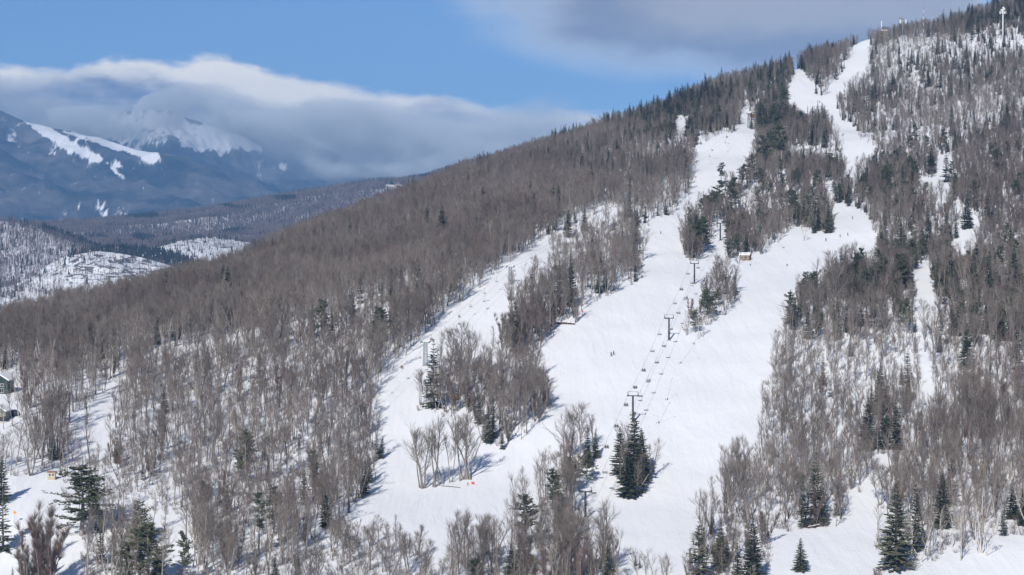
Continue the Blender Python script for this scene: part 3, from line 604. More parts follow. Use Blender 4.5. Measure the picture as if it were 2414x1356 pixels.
def woodland(name, L, label, cat):
    """one uncountable wood: the same tree shapes scattered over many points"""
    if not L: return
    kinds = sorted({t['k'] for t in L}); order = []; srcs = []
    for k in kinds:
        for vi, oo in sorted(VAR[k].items()): order.append((k, vi)); srcs.append((oo, MESH[k][vi][2]))
    look_ = {}
    for i, (k, vi) in enumerate(order): look_.setdefault(k, []).append(i)
    me = bpy.data.meshes.new(name); me.from_pydata([(t['x'], t['y'], t['z'] - 0.05) for t in L], [], [])
    idx = [look_[t['k']][t['vi'] % len(look_[t['k']])] for t in L]
    a = me.attributes.new('pick', 'INT', 'POINT'); a.data.foreach_set('value', idx)
    a = me.attributes.new('turn', 'FLOAT_VECTOR', 'POINT'); a.data.foreach_set('vector', np.array([(random.gauss(0, .05), random.gauss(0, .05), t['rz']) for t in L]).ravel())
    a = me.attributes.new('size', 'FLOAT_VECTOR', 'POINT'); a.data.foreach_set('vector', np.array([(t['h'] / srcs[i][1] * t['w'], t['h'] / srcs[i][1] * t['w'], t['h'] / srcs[i][1]) for t, i in zip(L, idx)]).ravel())
    o = bpy.data.objects.new(name, me); COL.objects.link(o); tag(o, label, cat, None, 'stuff')
    ng = bpy.data.node_groups.new(name, 'GeometryNodeTree'); ng.interface.new_socket('Geometry', in_out='INPUT', socket_type='NodeSocketGeometry'); ng.interface.new_socket('Geometry', in_out='OUTPUT', socket_type='NodeSocketGeometry')
    gi = ng.nodes.new('NodeGroupInput'); go = ng.nodes.new('NodeGroupOutput')
    acc = None
    jn = ng.nodes.new('GeometryNodeJoinGeometry')
    # links into a joining socket are listed newest first, so link in reverse to keep the order of the picks
    for (tr, cr), _h in reversed(srcs):
        j = ng.nodes.new('GeometryNodeJoinGeometry')
        for ob in (tr, cr):
            oi = ng.nodes.new('GeometryNodeObjectInfo'); oi.transform_space = 'ORIGINAL'; oi.inputs['Object'].default_value = ob; oi.inputs['As Instance'].default_value = False
            ng.links.new(oi.outputs['Geometry'], j.inputs[0])
        ti = ng.nodes.new('GeometryNodeGeometryToInstance'); ng.links.new(j.outputs[0], ti.inputs[0]); ng.links.new(ti.outputs[0], jn.inputs[0])
    ip = ng.nodes.new('GeometryNodeInstanceOnPoints'); ip.inputs['Pick Instance'].default_value = True
    def attr(nm, ty):
        q = ng.nodes.new('GeometryNodeInputNamedAttribute'); q.data_type = ty; q.inputs['Name'].default_value = nm
        return [s_ for s_ in q.outputs if s_.enabled and s_.name == 'Attribute'][0]
    ng.links.new(gi.outputs[0], ip.inputs['Points']); ng.links.new(jn.outputs[0], ip.inputs['Instance'])
    ng.links.new(attr('pick', 'INT'), ip.inputs['Instance Index'])
    er = ng.nodes.new('FunctionNodeEulerToRotation'); ng.links.new(attr('turn', 'FLOAT_VECTOR'), er.inputs[0]); ng.links.new(er.outputs[0], ip.inputs['Rotation'])
    ng.links.new(attr('size', 'FLOAT_VECTOR'), ip.inputs['Scale'])
    ng.links.new(ip.outputs[0], go.inputs[0])
    md = o.modifiers.new('scatter', 'NODES'); md.node_group = ng
    return o
woodland('bare_woods', rest['bare'] + rest['birch'], 'grey brown leafless woods covering the upper slopes of the ski hill', 'leafless woods')
woodland('conifer_woods', rest['spruce'] + rest['pine'], 'dark evergreen woods scattered along the ridge and upper slopes', 'evergreen woods')
woodland('undergrowth', rest['shrub'], 'leafless brush and saplings along the wood edges', 'undergrowth')
# ---------------------------------------------------------------- far hills and mountains
def lin(col): return col
def ridge(name, crest, d0, base, d1, du, nv, material, rough, label, back=0.35, curve=1.0, masks=(), relief_s=None, seed=3, cliffs=None):
    """a hill whose skyline is the given crest at distance d0, falling forward to height angle base at distance d1 and away behind"""
    cu = np.array([c[0] for c in crest], float); cv = np.array([c[1] for c in crest], float)
    us = np.arange(cu[0], cu[-1] + 1, du); nb = max(4, nv // 6)
    cvv = np.interp(us, cu, cv)
    k = 9; ker = np.hanning(k + 2)[1:-1]; ker /= ker.sum()
    cvv = np.convolve(np.pad(cvv, k // 2, mode='edge'), ker, 'valid')
    dc = d0 * (1 + 0.035 * np.sin(us / 170.0 + seed))
    t = np.concatenate([np.linspace(0, 1, nv), 1 + back * np.linspace(0, 1, nb + 1)[1:]])
    T_, U_ = np.meshgrid(t, us, indexing='ij')
    a, b = ray(us, cvv); zc = b * dc; _, bb = ray(us, np.full(len(us), base)); zb = np.minimum(bb * d1, zc - 5)
    Y = d1 + (dc[None] - d1) * T_
    X = a[None] * Y
    front = zb[None] + (zc - zb)[None] * np.clip(T_, 0, 1) ** curve
    Z = np.where(T_ <= 1, front, zc[None] - (T_ - 1) * (dc - d1)[None] * 0.35)
    nz = Noise2(seed); s = relief_s or (d0 * 0.06)
    amp = rough * np.clip(np.minimum(T_, 1.02 - np.minimum(T_, 1.0)) * 5, 0, 1)
    rg = 1 - 2 * np.abs(fbm(X, Y * 0.6, s, 5, nz=nz))
    Z = Z + amp * (rg - 0.6) + rough * 0.25 * fbm(X, Y, s * 0.25, 3, nz=nz) * np.where(T_ > 0.9, 0.35, 1)
    if cliffs is not None: Z = cliffs(X, Y, Z, T_)
    o = grid_mesh(name, X, Y, Z, material)
    PU, PV = project(X, Y, Z)
    if masks:
        m = np.zeros(X.shape)
        for poly, wob, st in masks:
            wu = wob * 2.2 * fbm(X, Y * .5 + Z * 3, s * 0.09, 5, .65, nz=nz); wv = wob * 2.6 * fbm(X + 999, Y * .25 + Z * .3, s * 0.07, 5, .65, nz=nz)
            m = np.maximum(m, inpoly(poly, PU + wu, PV + wv * 1.0) * st)
        for _ in range(3):
            m = (m + np.roll(m, 1, 0) + np.roll(m, -1, 0) + np.roll(m, 1, 1) + np.roll(m, -1, 1)) / 5
        at_ = o.data.attributes.new('snow_cover', 'FLOAT', 'POINT'); at_.data.foreach_set('value', m.ravel())
    tag(o, label, None, None, 'structure')
    def hz(u, tt):
        i = np.clip((u - us[0]) / du, 0, len(us) - 1.001); j = np.clip(tt * (nv - 1), 0, nv - 1.001)
        i0 = i.astype(int); j0 = j.astype(int); fi = i - i0; fj = j - j0
        def s_(A): return (A[j0, i0] * (1 - fi) + A[j0, i0 + 1] * fi) * (1 - fj) + (A[j0 + 1, i0] * (1 - fi) + A[j0 + 1, i0 + 1] * fi) * fj
        return np.stack([s_(X), s_(Y), s_(Z)], 1)
    return o, hz
def mountain_mat(name, forest=((0.012, 0.02, 0.024), (0.17, 0.155, 0.15)), snow=0.88, scale=0.0026, streak=True):
    m, nt, b = mat(name)
    geo = nd(nt, 'ShaderNodeNewGeometry'); at_ = nd(nt, 'ShaderNodeAttribute', attribute_name='snow_cover')
    n1 = nd(nt, 'ShaderNodeTexNoise'); n1.inputs['Scale'].default_value = scale; n1.inputs['Detail'].default_value = 8; n1.inputs['Roughness'].default_value = 0.65
    nt.links.new(geo.outputs['Position'], n1.inputs['Vector'])
    rp = nd(nt, 'ShaderNodeValToRGB'); rp.color_ramp.elements[0].position = 0.4; rp.color_ramp.elements[1].position = 0.66
    rp.color_ramp.elements[0].color = (*forest[0], 1); rp.color_ramp.elements[1].color = (*forest[1], 1); nt.links.new(n1.outputs['Fac'], rp.inputs['Fac'])
    mp = nd(nt, 'ShaderNodeMapping'); mp.inputs['Scale'].default_value = (0.03, 0.006, 0.006); nt.links.new(geo.outputs['Position'], mp.inputs['Vector'])
    n2 = nd(nt, 'ShaderNodeTexNoise'); n2.inputs['Scale'].default_value = 1.0; n2.inputs['Detail'].default_value = 6; n2.inputs['Roughness'].default_value = 0.7
    nt.links.new(mp.outputs['Vector'], n2.inputs['Vector'])
    f = nd(nt, 'ShaderNodeMath', operation='MULTIPLY_ADD'); f.inputs[1].default_value = 4.2; f.inputs[2].default_value = -2.1; nt.links.new(n2.outputs['Fac'], f.inputs[0])
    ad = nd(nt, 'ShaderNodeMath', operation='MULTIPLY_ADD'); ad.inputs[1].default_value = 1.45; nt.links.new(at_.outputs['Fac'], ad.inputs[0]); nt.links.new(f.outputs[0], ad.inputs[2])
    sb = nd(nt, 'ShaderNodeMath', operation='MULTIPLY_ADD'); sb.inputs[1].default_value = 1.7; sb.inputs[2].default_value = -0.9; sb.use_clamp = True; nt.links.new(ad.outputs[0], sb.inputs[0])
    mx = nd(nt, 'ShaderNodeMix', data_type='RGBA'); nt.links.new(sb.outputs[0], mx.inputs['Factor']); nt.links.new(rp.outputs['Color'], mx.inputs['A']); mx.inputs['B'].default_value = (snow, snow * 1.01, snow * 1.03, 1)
    nt.links.new(mx.outputs['Result'], b.inputs['Base Color']); b.inputs['Roughness'].default_value = 0.95; b.inputs['Specular IOR Level'].default_value = 0.05
    bp = nd(nt, 'ShaderNodeBump'); bp.inputs['Strength'].default_value = 0.8; bp.inputs['Distance'].default_value = 30; nt.links.new(n1.outputs['Fac'], bp.inputs['Height']); nt.links.new(bp.outputs['Normal'], b.inputs['Normal'])
    return m
def ledge_mat(name):
    """snow on steep ground with bare rock showing where it is steepest"""
    m, nt, b = mat(name)
    geo = nd(nt, 'ShaderNodeNewGeometry'); at_ = nd(nt, 'ShaderNodeAttribute', attribute_name='snow_cover')
    mp = nd(nt, 'ShaderNodeMapping'); mp.inputs['Scale'].default_value = (0.045, 0.045, 0.15); mp.inputs['Rotation'].default_value = (0, R(-14), 0); nt.links.new(geo.outputs['Position'], mp.inputs['Vector'])
    n1 = nd(nt, 'ShaderNodeTexNoise'); n1.inputs['Scale'].default_value = 1.0; n1.inputs['Detail'].default_value = 7; n1.inputs['Roughness'].default_value = 0.65; n1.inputs['Distortion'].default_value = 0.8
    nt.links.new(mp.outputs['Vector'], n1.inputs['Vector'])
    mu = nd(nt, 'ShaderNodeMath', operation='MULTIPLY'); nt.links.new(n1.outputs['Fac'], mu.inputs[0]); nt.links.new(at_.outputs['Fac'], mu.inputs[1])
    rp = nd(nt, 'ShaderNodeValToRGB'); rp.color_ramp.elements[0].position = 0.50; rp.color_ramp.elements[1].position = 0.54
    rp.color_ramp.elements[0].color = (0.86, 0.875, 0.9, 1); rp.color_ramp.elements[1].color = (0.13, 0.125, 0.125, 1); nt.links.new(mu.outputs[0], rp.inputs['Fac'])
    nt.links.new(rp.outputs['Color'], b.inputs['Base Color']); b.inputs['Roughness'].default_value = 0.85
    bp = nd(nt, 'ShaderNodeBump'); bp.inputs['Strength'].default_value = 0.9; bp.inputs['Distance'].default_value = 6; nt.links.new(n1.outputs['Fac'], bp.inputs['Height']); nt.links.new(bp.outputs['Normal'], b.inputs['Normal'])
    return m
M_FOREST_FAR = mountain_mat('far_forested_slopes')
M_FOREST_MID = snow_mat('far_hill_snow', bump=0.4)
M_LEDGE = ledge_mat('snowy_rock_ledges')

def scatter_far(name, hz, u0, u1, t0, t1, n, h, kinds, mats, label, cat, dens=None, seed=1, tww=1.0):
    """far woods that read as one mass: a few small faces per tree, one object"""
    g = np.random.default_rng(seed)
    u = g.uniform(u0, u1, n); t = g.uniform(t0, t1, n) 
    P_ = hz(u, t); PU, PV = project(P_[:, 0], P_[:, 1], P_[:, 2])
    if dens is not None:
        p = dens(u, t, P_, PU, PV); k = g.random(n) < p; P_ = P_[k]; PU = PU[k]; PV = PV[k]; t = t[k]
    n = len(P_); con = g.random(n) < (kinds(PU, PV, t) if callable(kinds) else kinds)
    V = []; Fc = []; MI = []; k0 = 0
    hh = h * g.uniform(0.65, 1.2, n)
    B = np.nonzero(~con)[0]; q = len(B)
    if q:
        p = P_[B]; H_ = hh[B][:, None]
        def addtri(a, b_, c, mi):
            nonlocal k0
            v = np.stack([a, b_, c], 1).reshape(-1, 3); V.append(v); m = len(a)
            Fc.append(np.arange(k0, k0 + 3 * m).reshape(-1, 3)); MI.append(np.full(m, mi)); k0 += 3 * m
        up = np.array([0, 0, 1.0]); w = np.array([1.0, 0, 0])
        tr = 0.17
        addtri(p - w * tr - up * .5, p + w * tr - up * .5, p + up * H_ * 0.85, 0)
        for j in range(9):
            c = p + up * H_ * g.uniform(0.3, 0.75, (q, 1)); az = g.uniform(0, 6.283, q)
            d = np.stack([np.cos(az) * .55, np.sin(az) * .55, g.uniform(.5, 1.1, q)], 1) * H_ * g.uniform(.2, .42, (q, 1))
            sd_ = np.stack([-np.sin(az), np.cos(az), g.uniform(-.5, .5, q)], 1) * g.uniform(.12, .30, (q, 1)) * tww
            addtri(c - sd_, c + sd_, c + d, 1)
    B = np.nonzero(con)[0]; q = len(B)
    if q:
        p = P_[B]; H_ = hh[B][:, None] * 0.95; up = np.array([0, 0, 1.0])
        for lv, (z0, z1, rr) in enumerate([(.05, .5, .22), (.3, .75, .16), (.55, 1.02, .10)]):
            for s_ in range(5):
                az = g.uniform(0, 6.283, q) ; a2 = az + 1.5
                r1 = H_ * rr * g.uniform(.7, 1.25, (q, 1))
                A = p + up * H_ * (z0 + g.uniform(-.04, .04, (q, 1))) + np.stack([np.cos(az), np.sin(az), 0 * az], 1) * r1
                Bv = p + up * H_ * (z0 + g.uniform(-.04, .04, (q, 1))) + np.stack([np.cos(a2), np.sin(a2), 0 * az], 1) * r1
                v = np.stack([A, Bv, p + up * H_ * z1], 1).reshape(-1, 3); V.append(v); Fc.append(np.arange(k0, k0 + 3 * q).reshape(-1, 3)); MI.append(np.full(q, 2)); k0 += 3 * q
    V = np.concatenate(V); Fc = np.concatenate(Fc); MI = np.concatenate(MI)
    me = bpy.data.meshes.new(name); me.vertices.add(len(V)); me.vertices.foreach_set('co', V.ravel())
    me.loops.add(Fc.size); me.loops.foreach_set('vertex_index', Fc.ravel().astype(np.int32)); me.polygons.add(len(Fc)); me.polygons.foreach_set('loop_start', np.arange(0, Fc.size, 3, dtype=np.int32))
    me.polygons.foreach_set('material_index', MI.astype(np.int32))
    for m in mats: me.materials.append(m)
    me.update(calc_edges=True)
    o = bpy.data.objects.new(name, me); COL.objects.link(o); tag(o, label, cat, None, 'stuff'); return o
M_FTW = plain('far_twigs', (0.185, 0.15, 0.14), 0.9, 0.3, 0.02, spec=0.05); M_FTR = plain('far_trunks', (0.15, 0.125, 0.115), 0.9, 0.2, 0.02, spec=0.05); M_FCO = plain('far_needles', (0.028, 0.036, 0.028), 0.9, 0.3, 0.05, spec=0.05)
FM = [M_FTR, M_FTW, M_FCO]
# left hill with striped hardwoods and a dark evergreen crest
o, hz1 = ridge('wooded_hill', [(-400,500),(-150,512),(0,522),(60,527),(120,543),(180,565),(230,585),(300,612),(400,650),(500,690)], 3800, 775, 3150, 6, 40, M_FOREST_MID, 10, 'low wooded hill with striped bare trees over snow', curve=.85, seed=21)
scatter_far('hill_woods', hz1, -250, 480, .0, 1.0, 22000, 13, lambda u, v, t: np.where(t > .93, np.where(u > 100, .75, .1), .02), FM, 'bare hardwoods striping the snowy left hill', 'far woods', dens=lambda u, t, p, U_, V_: np.where(t > .84, 1.0, .72 + .6 * fbm(p[:, 0], p[:, 1], 90, 2)), seed=31, tww=1.5)
# rocky snow dome
def dome_cliffs(X, Y, Z, T_):
    n = fbm(X + .3 * Y, Z * 4, 60, 3, nz=Noise2(44)); return Z + 5 * np.clip(np.sin(Z / 7.0 + n * 7), -.3, 1) * np.clip(T_ * 3, 0, 1) * np.clip((1 - T_) * 8, 0, 1)
ROCKP = [(85,645),(120,618),(170,600),(230,590),(300,596),(350,606),(400,628),(400,650),(340,655),(260,680),(190,680),(120,665)]
o, hz2 = ridge('rocky_hill', [(-60,700),(40,668),(85,645),(120,620),(170,602),(230,592),(290,598),(340,608),(400,625),(450,645),(520,672),(620,710)], 3150, 800, 2750, 4, 60, M_LEDGE, 9, 'rounded snowy dome with dark rock ledges', curve=.62, seed=22, cliffs=dome_cliffs, masks=[(ROCKP, 10, 1.0)], relief_s=110)
scatter_far('dome_trees', hz2, -40, 600, .0, 1.0, 7000, 11, .04, FM, 'thin bare trees on the snowy rock dome', 'far woods', dens=lambda u, t, p, U_, V_: np.where(inpoly(ROCKP, U_, V_), .3, .8), seed=32, tww=1.3)
# dark evergreen rise just behind the dome
o, hz2b = ridge('evergreen_hill', [(140,610),(190,592),(230,586),(280,582),(340,588),(400,598),(450,612),(520,640),(600,680)], 3400, 760, 3000, 6, 20, M_FOREST_MID, 5, 'dark evergreen rise behind the rock dome', seed=25)
scatter_far('evergreens', hz2b, 160, 580, .7, 1.0, 2400, 11, .85, FM, 'dark evergreens along the crest behind the rock dome', 'far evergreens', seed=35)
# small snowy dome
o, hz3 = ridge('snowy_knoll', [(300,610),(350,590),(400,573),(440,565),(500,557),(540,563),(590,572),(660,600),(740,640)], 3900, 700, 3500, 5, 34, M_LEDGE, 7, 'small snowy knoll with a few dark evergreens', curve=.6, seed=23, masks=[([(350,585),(420,562),(500,556),(580,572),(560,590),(400,590)], 10, .95)], relief_s=140)
scatter_far('knoll_trees', hz3, 310, 720, .0, 1.0, 4200, 11, lambda u, v, t: np.where(t > .95, .75, .05), FM, 'thin trees on the small snowy knoll', 'far woods', dens=lambda u, t, p, U_, V_: np.where(t > .95, .8, .5), seed=33, tww=1.4)
# broad brown valley ridge
o, hz4 = ridge('valley_ridge', [(-500,545),(-100,540),(100,533),(200,527),(300,518),(450,501),(560,485),(680,463),(800,443),(900,431),(1000,418),(1090,394),(1200,374),(1400,350)], 5600, 615, 4100, 6, 60, M_FOREST_MID, 26, 'broad brown wooded ridge across the valley', curve=.9, seed=24, relief_s=420)
scatter_far('valley_woods', hz4, 40, 1200, .0, 1.0, 92000, 15, lambda u, v, t: np.clip(.04 + .9 * (fbm(u, v * 6, 110, 3, nz=Noise2(77)) > .33), 0, 1), FM, 'brown leafless woods covering the valley ridge', 'far woods', dens=lambda u, t, p, U_, V_: np.where(inpoly([(905,437),(950,436),(955,447),(915,448)], U_, V_), 0, np.where((U_ > 640) & (V_ < 490), .95, 1)), seed=34, tww=2.2)
# blue ridge beyond
o, hz5 = ridge('blue_ridge', [(560,480),(640,463),(700,452),(800,440),(870,427),(905,423),(960,427),(1050,398),(1100,383),(1180,358),(1260,335),(1400,315)], 7400, 520, 6200, 6, 24, M_FOREST_FAR, 20, 'dark blue wooded ridge beyond the valley', seed=26)
scatter_far('ridge_woods', hz5, 580, 1300, .4, 1.0, 9000, 15, .6, FM, 'dark evergreen woods on the blue ridge', 'far woods', seed=36)
# high mountains
S1 = [(55,286),(82,288),(132,308),(152,320),(192,348),(236,366),(248,380),(216,380),(182,365),(140,347),(118,330),(88,310)]  # sunlit snow against cloud shade: the light contrast is painted as snow cover
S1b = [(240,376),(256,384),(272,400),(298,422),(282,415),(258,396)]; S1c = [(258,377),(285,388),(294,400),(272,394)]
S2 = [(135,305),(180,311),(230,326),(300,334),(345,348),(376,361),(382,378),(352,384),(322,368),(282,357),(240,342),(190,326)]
o, hz6 = ridge('sunlit_snow_streak_mountain', [(-500,180),(-200,222),(0,262),(60,288),(150,308),(250,333),(370,357),(430,372),(520,405),(600,438),(660,465),(760,500)], 11000, 560, 8600, 2.5, 130, M_FOREST_FAR, 150, 'blue forested mountain with two snow streaks coloured as sunlit', curve=1.15, seed=27,
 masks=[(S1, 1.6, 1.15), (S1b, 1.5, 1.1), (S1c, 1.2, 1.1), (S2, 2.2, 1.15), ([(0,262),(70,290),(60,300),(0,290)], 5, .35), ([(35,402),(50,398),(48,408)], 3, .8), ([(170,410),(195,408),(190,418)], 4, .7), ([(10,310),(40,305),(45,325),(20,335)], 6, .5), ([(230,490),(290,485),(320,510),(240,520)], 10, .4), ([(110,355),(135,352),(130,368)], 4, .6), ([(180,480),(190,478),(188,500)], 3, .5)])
S7 = [(335,268),(350,256),(385,254),(420,266),(445,285),(480,292),(520,296),(560,316),(600,334),(640,354),(600,356),(565,352),(545,362),(520,372),(515,352),(500,362),(488,350),(470,356),(455,345),(430,355),(425,330),(405,318),(380,312),(350,300)]
o, hz7 = ridge('snow_peak', [(100,345),(150,318),(200,290),(260,270),(330,258),(400,260),(440,278),(500,293),(560,315),(640,353),(720,385),(800,405),(890,420),(1000,445),(1200,470)], 13200, 520, 11200, 2.5, 130, M_FOREST_FAR, 190, 'snow capped peak under the cloud bank', curve=1.1, seed=28,
 masks=[(S7, 7, 1), ([(195,292),(330,258),(400,300),(385,350),(330,352),(270,338),(210,318)], 14, .6), ([(655,388),(675,385),(672,402),(658,400)], 3, 1), ([(640,398),(652,394),(650,402)], 2, .9), ([(660,420),(690,425),(680,432)], 4, .6), ([(560,370),(640,375),(600,390)], 9, .3)])
o, hz8 = ridge('hazy_peak', [(480,370),(540,325),(590,292),(620,287),(650,298),(700,325),(800,365),(880,398),(1000,430),(1200,450),(1500,470)], 15400, 500, 13800, 3, 90, M_FOREST_FAR, 110, 'faint hazy peak beyond the snow peak', seed=29,
 masks=[([(580,300),(610,284),(660,305),(640,320),(590,318)], 9, .75), ([(600,320),(720,340),(760,365),(640,345)], 14, .3)])

# ---- misty cloud added so the summits fade: one closed body whose depth swells and thins out to nothing
def add_cloud_mist():
    x0, x1, z0, z1, st = -3700, 1700, 330, 1180, 16.0
    xs = np.arange(x0, x1, st); zs = np.arange(z0, z1, st); X, Z = np.meshgrid(xs, zs)
    E = np.array([(-200,225),(0,246),(120,276),(200,316),(280,326),(330,312),(385,288),(440,272),(500,276),(545,286),(590,310),(640,340),(700,356),(760,385),(850,410),(1000,425),(1300,445)], float)
    YC = 11750.0; u, v = project(X, np.full(X.shape, YC), Z)
    nz = Noise2(61); n1 = fbm(X - .35 * Z, Z * 1.6, 620, 4, nz=nz); n2 = fbm(X + .5 * Z, Z * 2.2, 210, 4, nz=nz)
    def ss(q, a, b): q = np.clip((q - a) / (b - a), 0, 1); return q * q * (3 - 2 * q)
    edge = np.interp(u, E[:, 0], E[:, 1])
    low = ss(edge - v + n1 * 70 + n2 * 26, -34, 52)
    veil = .22 * ss(edge + 90 - v + n1 * 110, 0, 90)
    hi = ss(v + n1 * 70 - np.minimum(edge - 80, 240), 0, 80)
    ends = ss(u, -700, -450) * (1 - ss(u, 1180, 1420))
    T = np.clip((low * (.62 + n1 * .9 + n2 * .5) + veil) * hi * ends * (1 + 2.6 * np.exp(-((u - 285) / 115) ** 2) + 1.2 * np.exp(-((u - 600) / 60) ** 2)), 0, 1.9) * 1000.0
    T[0] = T[-1] = 0; T[:, 0] = T[:, -1] = 0; T = np.maximum(T, 0.02)
    W_ = 120 * fbm(X, Z, 900, 2, nz=nz)
    r, c = X.shape
    V = np.concatenate([np.stack([X, YC + W_ - T / 2, Z], -1).reshape(-1, 3), np.stack([X, YC + W_ + T / 2, Z], -1).reshape(-1, 3)])
    i = np.arange((r - 1) * (c - 1)); a = (i // (c - 1)) * c + i % (c - 1); o_ = r * c
    Fs = [tuple(q) for q in np.stack([a, a + 1, a + c + 1, a + c], 1)] + [tuple(q) for q in np.stack([a + o_, a + c + o_, a + c + 1 + o_, a + 1 + o_], 1)]
    for k in range(c - 1): Fs += [(k, k + o_, k + 1 + o_, k + 1), ((r - 1) * c + k, (r - 1) * c + k + 1, (r - 1) * c + k + 1 + o_, (r - 1) * c + k + o_)]
    for k in range(r - 1): Fs += [(k * c, (k + 1) * c, (k + 1) * c + o_, k * c + o_), (k * c + c - 1, k * c + c - 1 + o_, (k + 1) * c + c - 1 + o_, (k + 1) * c + c - 1)]
    me = bpy.data.meshes.new('cloud_mist'); me.from_pydata(V.tolist(), [], [tuple(int(q) for q in f) for f in Fs]); me.polygons.foreach_set('use_smooth', [True] * len(Fs)); me.update()
    m = bpy.data.materials.new('drifting_cloud_mist'); m.use_nodes = True; nt = m.node_tree; nt.nodes.clear()
    out = nt.nodes.new('ShaderNodeOutputMaterial'); pv_ = nt.nodes.new('ShaderNodeVolumePrincipled'); pv_.inputs['Color'].default_value = (0.88, 0.95, 1.0, 1)
    pv_.inputs['Density'].default_value = 0.0024; pv_.inputs['Anisotropy'].default_value = -0.5
    nt.links.new(pv_.outputs[0], out.inputs['Volume']); me.materials.append(m)
    o = bpy.data.objects.new('cloud_mist', me); COL.objects.link(o); tag(o, 'pale misty cloud pouring over the snow peaks', 'cloud_mist', None, 'stuff')
add_cloud_mist()
# ---------------------------------------------------------------- chairlifts
M_STEEL = plain('dark_blue_steel', (0.03, 0.032, 0.05), 0.5, 0.2, 2.0, spec=0.4)
M_GALV = plain('galvanised_steel', (0.30, 0.36, 0.37), 0.45, 0.15, 3.0, metal=0.4)
M_ROPE = plain('wire_rope', (0.30, 0.30, 0.32), 0.6, 0.1, 4.0)
M_CHAIR = plain('chair_frame_steel', (0.32, 0.33, 0.35), 0.5, 0.1, 4.0, metal=0.2)
M_SEAT = plain('worn_chair_slats', (0.10, 0.10, 0.105), 0.7, 0.25, 6.0)
M_SEAT2 = plain('weathered_wood_slats', (0.26, 0.25, 0.24), 0.8, 0.25, 6.0)
M_CONC = plain('concrete', (0.38, 0.37, 0.35), 0.9, 0.12, 3.0)
def zrot(a): return Matrix.Rotation(a, 3, 'Z')
def tube_tower(g, h, half, ang, label):
    t = empty('lift_tower', g, ang, label, 'lift tower', 'black tubular lift towers')
    m = MB(); m.tube([(0, 0, -.5), (0, 0, h * .5), (0, 0, h)], [.40, .36, .31], 12); m.build('mast', M_STEEL, t, smooth=True)
    m = MB(); m.box((0, 0, .1), (1.5, 1.5, .5)); m.build('footing', M_CONC, t)
    m = MB(); m.box((0, 0, h + .15), (half * 2 + .3, .32, .34)); m.build('crossarm', M_STEEL, t)
    m = MB()
    for s in (-1, 1): m.bar((s * half, 0, h + .3), (s * (half + .08), 0, h + 1.6), .07); m.bar((s * half * .95, 0, h + .3), (s * half * .93, 0.3, h + 1.5), .04)
    m.bar((-half - .1, 0, h + 1.6), (half + .1, 0, h + 1.6), .06); m.build('lifting_frame', M_STEEL, t)
    for s in (-1, 1):
        m = MB(); m.box((s * half, 0, h + .12), (.14, 2.6, .2))
        for k in range(6):
            y = -1.15 + k * .46; m.tube([(s * half - .1, y, h + .28), (s * half + .1, y, h + .28)], [.2, .2], 10)
        m.build('sheave_train', M_STEEL, t)
    m = MB()
    for s in (-.2, .2): m.bar((s, -.48, 0.3), (s, -.42, h), .025, 4)
    for k in range(int(h / .4)): m.bar((-.2, -.47, .5 + k * .4), (.2, -.47, .5 + k * .4), .018, 4)
    m.build('ladder', M_STEEL, t)
    return t
def lattice_tower(g, h, half, ang, label, tilt=0.0):
    t = empty('lattice_tower', g, ang, label, 'lift tower', 'grey lattice lift towers')
    m = MB(); w0, w1 = .85, .55; n = max(5, int(h / 1.1))
    def c(k, z): w = w0 + (w1 - w0) * z / h; return ((-w, w, w, -w)[k], (-w, -w, w, w)[k], z)
    for k in range(4): m.bar(c(k, -.4), c(k, h), .075, 5)
    for i in range(n):
        z0, z1 = h * i / n, h * (i + 1) / n
        for k in range(4):
            k2 = (k + 1) % 4; m.bar(c(k, z0), c(k2, z1), .04, 4); m.bar(c(k2, z0), c(k, z1), .04, 4); m.bar(c(k, z1), c(k2, z1), .04, 4)
    m.build('mast', M_GALV, t)
    m = MB(); m.box((0, 0, .0), (2.2, 2.2, .3)); m.build('footing', M_CONC, t)
    m = MB(); m.box((0, .2, h + .12), (half * 2, .2, .25)); m.box((0, -.2, h + .12), (half * 2, .2, .25)); m.build('crossarm', M_GALV, t)
    for s in (-1, 1):
        m = MB(); rot = Matrix.Rotation(tilt, 3, 'X'); m.box((s * half, 0, h + .2), (.16, 2.6, .22), rot)
        for k in range(4):
            p = rot @ Vector((0, -.9 + k * .6, .16)); m.tube([(s * half - .1, p.y, h + .2 + p.z), (s * half + .1, p.y, h + .2 + p.z)], [.2, .2], 10)
        m.build('sheave_train', M_STEEL, t)
    m = MB()
    for k in range(int(h / .4)): m.bar((-.2, -w0 - .05 + (w0 - w1) * k * .4 / h, .4 + k * .4), (.2, -w0 - .05 + (w0 - w1) * k * .4 / h, .4 + k * .4), .02, 4)
    m.build('ladder', M_GALV, t)
    return t
def rope(name, label, anchors, half):
    """two strands of wire rope sagging between towers; returns samplers for both sides"""
    m = MB(); sides = {}
    for s in (-1, 1):
        P_ = []
        for i in range(len(anchors) - 1):
            (g0, h0), (g1, h1) = anchors[i], anchors[i + 1]
            a = Vector(g0) + Vector((0, 0, h0)); b = Vector(g1) + Vector((0, 0, h1)); d = (b - a); d.z = 0; d.normalize(); side = Vector((d.y, -d.x, 0)) * half * s
            for k in range(12):
                t = k / 12; P_.append(a.lerp(b, t) + side - Vector((0, 0, 4 * t * (1 - t) * (b - a).length * .012)))
        P_.append(b + side); sides[s] = P_; m.tube([tuple(p) for p in P_], .035, 5)
    for e in (0, -1): m.tube([tuple(sides[-1][e]), tuple(sides[1][e])], .035, 5)
    o = m.build(name, M_ROPE); tag(o, label, 'wire rope'); return sides
